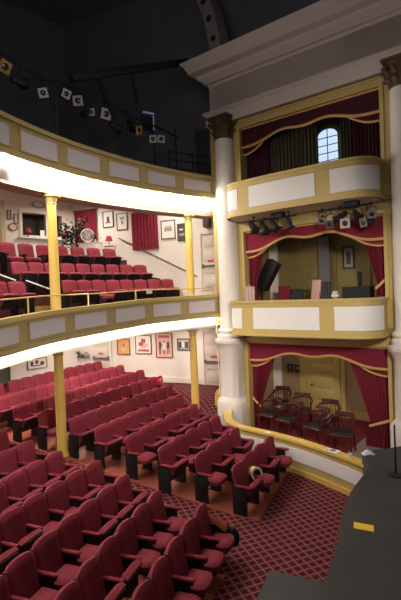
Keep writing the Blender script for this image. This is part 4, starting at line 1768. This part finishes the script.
# blue lit control panel
t = thing('control_screen', 'small dim blue lit panel in the dark gallery', 'screen', (-1.37, 13.9, 9.5))
mb = MB()
mb.bar((-1.52, 13.75, 9.93), (-1.20, 13.95, 9.93), .08, .035, bev=.01)
part('screen_hood', mb, M['bluelight'], t)
mb = MB()
mb.bar((-1.22, 13.9, 9.42), (-1.22, 13.9, 9.86), .03, .03)
part('screen_edge', mb, M['bluelight'], t)
mb = MB()
mb.tube([(-1.25, 14.0, 8.38), (-1.25, 14.0, 9.92)], .02, 6)
mb.box((-1.42, 13.98, 9.66), (.42, .05, .46), rz=R(35), bev=.01)
part('screen_body', mb, M['black'], t)

# lights under the topmost box
t = thing('lighting_bar', 'dark pipe with left group of spotlights under the topmost box', 'pipe', WP(2.1, .6, 6.42))
mb = MB()
mb.tube([WP(1.25, .6, 6.36), WP(2.75, .6, 6.36)], .022, 8)
part('pipe', mb, M['iron'], t)
mb = MB()
wbox(mb, 2.05, 2.38, .5, .72, 6.36, 6.52)
part('mounting_box', mb, M['black'], t)
t = thing('lighting_bar', 'dark pipe with right group of spotlights under the topmost box', 'pipe', WP(4.1, .6, 6.42))
mb = MB()
mb.tube([WP(3.35, .6, 6.36), WP(4.75, .6, 6.36)], .022, 8)
part('pipe', mb, M['iron'], t)
mb = MB()
wbox(mb, 4.08, 4.42, .5, .72, 6.36, 6.52)
part('mounting_box', mb, M['black'], t)
ll = [(1.46, 6.10, .26, (1.0, 1.0, -.7)), (1.80, 6.02, .26, (.9, .9, -.8)), (2.12, 6.06, .24, (.9, .6, -.9)), (2.55, 6.06, .2, (.5, .2, -1))]
for k, (w, z, sz, am) in enumerate(ll):
    aim = WD.to_3d() * am[0] * .6 + WN3 * am[1] * .3 + Vector((0, 0, am[2]))
    stage_light(WP(w, .6, z), aim, sz, 'black spotlight, %s from the left in the left group below the topmost box' % ORD[k], 'spotlights under the topmost box', M['iron'], .30, True)
lr = [(3.45, 6.12, .18, 'greyp', (.2, .9, -.5)), (3.66, 6.0, .21, 'printdark', (.1, 1, -.25)), (3.86, 6.1, .22, 'iron', (-.5, .8, -.6)), (4.06, 5.98, .24, 'lampwhite', (.15, 1, -.2)), (4.40, 6.08, .22, 'iron', (.5, .7, -.6)), (4.52, 5.94, .22, 'greyp', (-.5, 1, -.2)), (4.72, 6.12, .2, 'greyp', (.3, .9, -.3))]
for k, (w, z, sz, fm, am) in enumerate(lr):
    aim = WD.to_3d() * am[0] + WN3 * am[1] + Vector((0, 0, am[2]))
    stage_light(WP(w, .6, z), aim, sz, '%s, %s from the left in the right group below the topmost box' % ('white framed spotlight' if fm == 'lampwhite' else 'dark spotlight', ORD[k]), 'spotlights under the topmost box', M[fm], 6.36 - z)

# ================================================================== MIDDLE BOX CONTENTS
picture('framed_picture', WP(3.02, -2.49, 5.31), WX, WN3, .38, .72, M['frame'], M['printgrey'], 'tall dark framed picture on back wall of the middle box', ((.3, .2, .7, .75, M['printdark']),), fw=.05)
picture('framed_picture', WP(.84, -2.49, 1.62), WX, WN3, .22, .26, M['frame'], M['printdark'], 'small dark picture on lower box wall, left of the two', ((.35, .4, .65, .75, M['printgrey']),))
picture('framed_picture', WP(1.12, -2.49, 1.62), WX, WN3, .22, .26, M['frame'], M['printdark'], 'small dark picture on lower box wall, right of the two', ((.3, .3, .6, .7, M['printgrey']),))
# tilted black light or speaker panel
t = thing('tilted_loudspeaker', 'black tilted loudspeaker panel on stand behind the middle box parapet', 'speaker', WP(.95, -.75, 3.3))
mb = MB()
q4 = Matrix.Translation(WP(1.05, -.75, 4.85)) @ Matrix.Rotation(WANG, 4, 'Z') @ Matrix.Rotation(R(32), 4, 'Y')
mb.box((0, 0, 0), (.40, .34, .98), bev=.03, mat=q4)
part('cabinet', mb, M['black'], t)
mb = MB()
for k in range(3):
    mb.lathe([(.005, 0), (.10, 0), (.12, .02), (.12, .0)], (0, 0, 0), 14, mat=q4 @ Matrix.Translation((0, -.172 + .345, -.3 + .3 * k)) @ Matrix.Rotation(R(-90), 4, 'X'))
part('driver_cones', mb, M['greyp'], t)
mb = MB()
mb.tube([WP(.8, -.75, 3.3), WP(.8, -.75, 4.5), WP(.95, -.75, 4.7)], .03, 8)
mb.lathe([(.25, 3.3), (.25, 3.33), (.04, 3.36)], WP(.8, -.75, 0), 14)
part('stand', mb, M['iron'], t)


def box_chair(w, o, z, rz, m, bm, label, tall=1.25):
    p = WP(w, o, z)
    t = thing('upholstered_chair', label, 'chair', p, rz)
    mb = MB()
    mb.box((0, 0, .50), (.46, .46, .10), bev=.03, seg=3)
    part('seat', mb, m, t, local=True)
    mb = MB()
    mb.box((-.22, 0, tall - .32), (.06, .40, .60), bev=.025, seg=3, mat=Matrix.Translation((0, 0, 0)) @ Matrix.Rotation(R(-8), 4, 'Y'))
    part('backrest', mb, m, t, local=True)
    for x, y in ((.2, .2), (.2, -.2), (-.2, .2), (-.2, -.2)):
        mb = MB()
        mb.tube([(x, y, 0), (x, y, .46)], .02, 8)
        part('leg', mb, bm, t, local=True)
    mb = MB()
    for y in (.19, -.19):
        mb.tube([(-.2, y, .46), (-.20, y, tall - .4)], .018, 8)
    part('back_post', mb, bm, t, local=True)


box_chair(2.45, -.75, 3.3, WANG + R(-120), M['pinkfab'], M['wood'], 'pink upholstered chair in the middle of the middle box', 1.34)
box_chair(1.42, -.95, 3.3, WANG + R(-80), M['drape'], M['wood'], 'dark red upholstered chair beside the tilted loudspeaker', 1.22)
box_chair(1.95, -.95, 3.3, WANG + R(-60), M['black'], M['iron'], 'black chair between the red and pink chairs in the middle box', 1.1)
# striped folded screen at left of the parapet
t = thing('slatted_rack', 'pale pink slatted rack at the left end of the middle box', 'rack', WP(.95, .25, 3.3))
for k in range(6):
    mb = MB()
    mb.bar(WP(.80 + .07 * k, .22 + .02 * k, 3.32), WP(.80 + .07 * k, .22 + .02 * k, 4.5), .05, .05, bev=.01)
    part('slat', mb, M['pinkfab'] if k % 2 else M['printgrey'], t)
mb = MB()
for z in (3.7, 4.35):
    mb.bar(WP(.78, .17, z), WP(1.17, .27, z), .03, .05)
part('crossbar', mb, M['printgrey'], t)
# grey panel at the back and objects at the right
t = thing('grey_screen_panel', 'tall dark grey folding panel at the back of the middle box', 'panel', WP(2.32, -2.2, 3.3))
mb = MB()
wbox(mb, 2.14, 2.5, -2.25, -2.18, 3.3, 6.0)
part('panel', mb, M['greyp'], t)
mb = MB()
for k in range(5):
    mb.bar(WP(2.22 + .09 * k, -2.0, 3.3), WP(2.22 + .09 * k, -2.0, 4.55), .025, .025)
mb.bar(WP(2.2, -2.0, 4.55), WP(2.62, -2.0, 4.55), .03, .03)
part('slatted_foot', mb, M['iron'], t)
t = thing('equipment_case', 'dark equipment case with upright post near the right curtain of the middle box', 'case', WP(3.95, -.6, 3.3))
mb = MB()
mb.prism([WP(3.55, -.4), WP(4.3, -.4), WP(4.3, -.8), WP(3.55, -.8)], 3.3, 4.38)
part('case', mb, M['black'], t)
mb = MB()
mb.bar(WP(3.98, -.6, 4.38), WP(3.98, -.6, 4.78), .1, .1, bev=.01)
part('post', mb, M['black'], t)
mb = MB()
mb.box(WP(3.32, -.5, 4.15), (.2, .16, .1), rz=WANG, bev=.02)
mb.box(WP(3.32, -.5, 4.24), (.14, .12, .06), rz=WANG, bev=.02)
mb.box(WP(3.32, -.5, 3.70), (.05, .05, .8), rz=WANG)
mb.box(WP(3.32, -.5, 3.31), (.3, .3, .03), rz=WANG)
single('desk_lamp', mb, M['printw'], 'small pale lamp head on a stand left of the dark equipment case', 'lamp', base=WP(3.32, -.5, 3.3))

# ================================================================== SMALL THINGS ON STAGE AND RAIL
t = thing('microphone_stand', 'short black round based stand on the stage near the right edge', 'stand', (3.36, 7.97, 1.0))
mb = MB()
mb.lathe([(.15, 1.0), (.15, 1.02), (.03, 1.04)], (3.36, 7.97, 0), 24)
part('base', mb, M['iron'], t)
mb = MB()
mb.tube([(3.36, 7.97, 1.03), (3.36, 7.97, 1.9)], [.02, .014], 10)
part('pole', mb, M['iron'], t)
mb = MB()
mb.prism([(2.08, 6.42), (2.32, 6.30), (2.26, 6.14), (2.02, 6.26)], 1.002, 1.006)
single('paper_sheet', mb, M['papery'], 'yellow paper sheet lying on the black stage floor', 'paper')
# crumpled white cloth on the corner
mb = MB()
rnd = random.Random(9)
g = []
for i_ in range(9):
    row = []
    for j_ in range(9):
        u, v = (i_ - 4) / 4, (j_ - 4) / 4
        rr_ = math.hypot(u, v)
        row.append((3.25 + .12 * u, 9.02 + .08 * v, 1.005 + max(0, (.10 + rnd.uniform(-.035, .035)) * (1.1 - rr_))))
    g.append(row)
mb.slab(g, (0, 0, -.004))
M['bluewhite'] = mat('bluish_white_plastic', (.72, .76, .86), .4, var=.15, scale=18)
single('plastic_bag', mb, M['bluewhite'], 'crumpled bluish white plastic bag on the stage corner', 'bag')


def rail_pt(w, z=.81, dx=0):
    for (a, b) in zip(path, path[1:]):
        if a[0] <= w <= b[0]:
            o = a[1] + (b[1] - a[1]) * (w - a[0]) / (b[0] - a[0])
            return WP(w, o - .04 + dx, z)


t = thing('programme', 'white programme with dark print on the lower box rail near the stage', 'paper', rail_pt(4.25, .8))
c = rail_pt(4.25, .812)
mb = MB()
mb.box(c, (.30, .19, .012), rz=WANG - .1)
part('sheet', mb, M['paperw'], t)
mb = MB()
mb.box(c + Vector((.02, .0, .007)), (.12, .10, .004), rz=WANG - .1)
mb.box(c + Vector((-.09, .05, .007)), (.06, .06, .004), rz=WANG + .3)
part('printed_patch', mb, M['printdark'], t)
c = rail_pt(2.42, .806)
mb = MB()
mb.box(c, (.14, .10, .008), rz=WANG)
single('card', mb, M['paperw'], 'small white card on the lower box rail above the far seats', 'card')
t = thing('plastic_cup', 'small clear pale cup on the lower box rail beside the programme', 'cup', rail_pt(4.72, .8))
c = rail_pt(4.72, .8)
mb = MB()
mb.lathe([(.03, .80), (.04, .90), (.036, .90), (.028, .81)], (c.x, c.y, 0), 14)
part('cup', mb, M['printw'], t)

# bag hanging on the near end seat
t = thing('shoulder_bag', 'dark bag with orange cloth hanging over the aisle arm of the near front seat', 'bag', (.30, 7.36, .02))
base = HP(-.38, -1.64, 0)
mb = MB()
mb.lathe([(.02, .22), (.10, .25), (.125, .34), (.11, .46), (.06, .53), (.02, .54)], (base.x, base.y, 0), 14, squash=.75)
part('bag_body', mb, M['teal'], t)
g = []
for i_ in range(9):
    q = i_ / 8
    row = []
    for j_ in range(5):
        p = HP(-.04 - .28 * q, -1.76 + .035 * j_, .675 - .02 * (j_ - 2) ** 2 + .03 * math.sin(q * 5) - .05 * q)
        row.append(p)
    g.append(row)
mb = MB()
mb.slab(g, (0, 0, -.02))
part('orange_cloth', mb, M['orange'], t, 'rust orange cloth')

# straw hat on the far front end seat
t = thing('hat', 'yellow straw hat standing on the aisle seat of the far front row', 'hat', HP(.02, .2, .55))
q4 = Matrix.Translation(HP(-.20, .36, .62)) @ (Vector((.45, -1, .12))).to_track_quat('Z', 'Y').to_matrix().to_4x4() @ Matrix.Scale(.88, 4)
mb = MB()
mb.lathe([(.10, -.02), (.15, -.015), (.155, 0), (.15, .012), (.10, .008), (.10, -.02)], (0, 0, 0), 26, mat=q4, caps=False)
part('brim', mb, M['cream'], t, 'pale straw brim')
mb = MB()
mb.lathe([(.12, -.005), (.125, -.06), (.13, -.20), (.11, -.23), (.01, -.235)], (0, 0, 0), 22, mat=q4)
part('crown', mb, M['hat'], t)
mb = MB()
mb.lathe([(.005, .014), (.098, .016), (.098, -.004), (.005, -.004)], (0, 0, 0), 20, mat=q4)
part('lining', mb, M['black'], t)

# red bag/cloth on the last seat of a far row
mb = MB()
c = HP(5.02, 5.42, 1.30)
g = []
for i_ in range(6):
    g.append([c + Vector((ER.x, ER.y, 0)) * (-.22 + .08 * j_) + Vector((0, 0, .18 - .05 * i_ - .012 * ((j_ - 3) ** 2) * .3)) - EB3 * (.10 + .01 * i_ + .012 * math.sin(i_ * 2 + j_)) for j_ in range(7)])
mb.slab(g, EB3 * -.012)
t = thing('reserved_cover', 'bright red printed cover over the last seat of the seventh far row', 'cover', c)
M['brightred'] = mat('bright_red_cloth', (.52, .02, .05), .8, var=.1)
part('cloth', mb, M['brightred'], t)
mb = MB()
for k in range(2):
    mb.box(c + Vector((ER.x, ER.y, 0)) * (-.07 + .12 * k) + Vector((0, 0, .05)) - EB3 * .165, (.012, .05, .09), rz=math.atan2(EB.y, EB.x))
part('white_mark', mb, M['printpink'], t)

# paper note hanging on the balcony rail
mb = MB()
p = FP(2.66, .05, mid_top(2.66) + .22)
mb.box(p, (.22, .012, .13), rz=R(50))
single('paper_notice', mb, M['printw'], 'small white notice hanging on the brass balcony rail', 'paper')

# cable by the column
mb = MB()
mb.tube([WP(-.30, .22, 3.42), WP(-.32, .24, 3.2), WP(-.28, .22, 2.9), WP(-.31, .23, 2.4), WP(-.29, .22, 1.6), WP(-.30, .22, 1.1)], .022, 6)
single('hanging_cable', mb, M['cable'], 'white cable hanging from the balcony end beside the white column', 'cable')


# ================================================================== LIGHTS
def bulbs(b, zf, ra, rb, step, rad, watts, label, strip, lights_every=2, dz=-.03):
    t = thing('string_lights', label, 'string lights', FP(1.5, b, zf(1.5)))
    r = ra
    k = 0
    mb = MB()
    wire = []
    while r < rb:
        sl = math.hypot(1, .1 * (r + 1))
        p = FP(r, b, zf(r) + dz)
        mb.lathe([(.004, -rad), (rad * .7, -rad * .7), (rad, 0), (rad * .7, rad * .7), (.004, rad)], p, 8)
        wire.append(p + Vector((0, 0, rad + .004)))
        if k % lights_every == 0:
            l = bpy.data.lights.new('bulb', 'POINT')
            l.energy = watts
            l.color = (1.0, .93, .82)
            l.shadow_soft_size = .05
            lo = bpy.data.objects.new('bulb_light', l)
            COL.objects.link(lo)
            lo.location = FP(r, b - .02, zf(r) + dz - .05)
        r += step / sl
        k += 1
    o = part('bulbs', mb, M['glow'], t)
    o['kind'] = 'stuff'
    mb = MB()
    mb.tube(wire, .008, 5)
    part('flex', mb, M['paperw'], t)


bulbs(.20, lambda r: up_bot(r) - .02, -6.5, 5.0, .22, .026, 36.0, 'string of small white bulbs along the gallery soffit', 0, 2)
bulbs(.15, lambda r: mid_bot(r) + .03, -6.5, 5.0, .25, .018, 3.0, 'string of small white bulbs under the lower balcony front', 0, 1, dz=-.02)


def area(name, loc, target, size, watts, col=(1, .9, .78), sy=None):
    l = bpy.data.lights.new(name, 'AREA')
    l.energy = watts
    l.color = col
    l.size = size
    if sy:
        l.shape = 'RECTANGLE'
        l.size_y = sy
    o = bpy.data.objects.new(name, l)
    COL.objects.link(o)
    o.location = loc
    o.rotation_euler = (Vector(target) - Vector(loc)).to_track_quat('-Z', 'Y').to_euler()
    return o


# ceiling lamps over the balcony (under the gallery)
for r, b in ((-3.0, 2.6), (0.2, 2.6), (3.2, 2.4)):
    p = FP(r, b, 8.16)
    area('balcony_lamp', p, p - Vector((0, 0, 3)), .5, 95)
p = SP(1.2, 1.0, 8.16)
area('balcony_lamp', p, p - Vector((0, 0, 3)), .5, 45)
p = SP(5.0, 1.4, 8.16)
area('balcony_lamp', p, p - Vector((0, 0, 3)), .5, 70)
# lamps under the lower balcony
for r, b, wt in ((-3.0, 2.8, 40), (-.2, 2.8, 80), (2.4, 2.8, 90)):
    p = FP(r, b, 3.2)
    area('stalls_lamp', p, p - Vector((0, 0, 3)), .5, wt)
for t_ in (.8, 3.2, 5.4):
    p = SP(t_, 1.3, 3.2)
    area('stalls_lamp', p, p - Vector((0, 0, 3)), .5, 40)
# box lamps
for z, wt in ((2.75, 8), (6.15, 3), (9.3, .1)):
    for w in (1.6, 3.8):
        p = WP(w, -1.2, z)
        area('box_lamp', p, p - Vector((0, 0, 2)), .3, wt)
# added fill spots aimed down at the seats, cones kept off the walls
for k, (lx, ly, tx, ty, wt) in enumerate(((-2.0, 6.5, -1.6, 8.5, 560), (1.5, 5.0, 1.6, 8.0, 380))):
    sl = bpy.data.lights.new('seat_fill', 'SPOT')
    sl.energy = wt
    sl.color = (1, .89, .78)
    sl.spot_size = R(84)
    sl.spot_blend = .9
    sl.shadow_soft_size = .9
    so = bpy.data.objects.new('seat_fill', sl)
    COL.objects.link(so)
    so.location = (lx, ly, 13.0)
    so.rotation_euler = (Vector((tx, ty, 0)) - Vector((lx, ly, 13.0))).to_track_quat('-Z', 'Y').to_euler()
area('box_front_fill', (3.0, 3.5, 8.0), (3.0, 13, 2.0), 2.0, 22, (1, .9, .8))  # weak fill added in front of the boxes, not a fixture

sl = bpy.data.lights.new('box_wall_fill', 'SPOT')  # fill spot added to brighten the middle boxes and columns
sl.energy = 2500
sl.color = (1, .92, .82)
sl.spot_size = R(45)
sl.spot_blend = 1.0
sl.shadow_soft_size = .5
so = bpy.data.objects.new('box_wall_fill', sl)
COL.objects.link(so)
so.location = (2.2, 1.5, 6.5)
so.rotation_euler = (WP(2.2, 0, 3.1) - Vector((2.2, 1.5, 6.5))).to_track_quat('-Z', 'Y').to_euler()

sl = bpy.data.lights.new('balcony_front_fill', 'SPOT')  # fill spot added from the stage side to brighten the balcony fronts
sl.energy = 1700
sl.color = (1, .92, .82)
sl.spot_size = R(56)
sl.spot_blend = 1.0
sl.shadow_soft_size = .5
so = bpy.data.objects.new('balcony_front_fill', sl)
COL.objects.link(so)
so.location = (3.4, .8, 5.6)
so.rotation_euler = (Vector((-2.4, 11.4, 4.2)) - Vector((3.4, .8, 5.6))).to_track_quat('-Z', 'Y').to_euler()
area('ceiling_fill', (-1, 7, 9.5), (-1, 13, 16), 3.0, 62, (1, .93, .9))  # soft unseen fill added to lift the dark ceiling and gallery

w = bpy.data.worlds.new('world')
S.world = w
w.use_nodes = True
w.node_tree.nodes['Background'].inputs[0].default_value = (.5, .55, .65, 1)
w.node_tree.nodes['Background'].inputs[1].default_value = .05

S.view_settings.view_transform = 'Standard'
S.view_settings.look = 'None'
S.view_settings.gamma = 1
S.view_settings.exposure = 0.0
S.view_settings.use_curve_mapping = False
S.cycles.use_denoising = True
S.cycles.max_bounces = 6
S.cycles.sample_clamp_indirect = 4
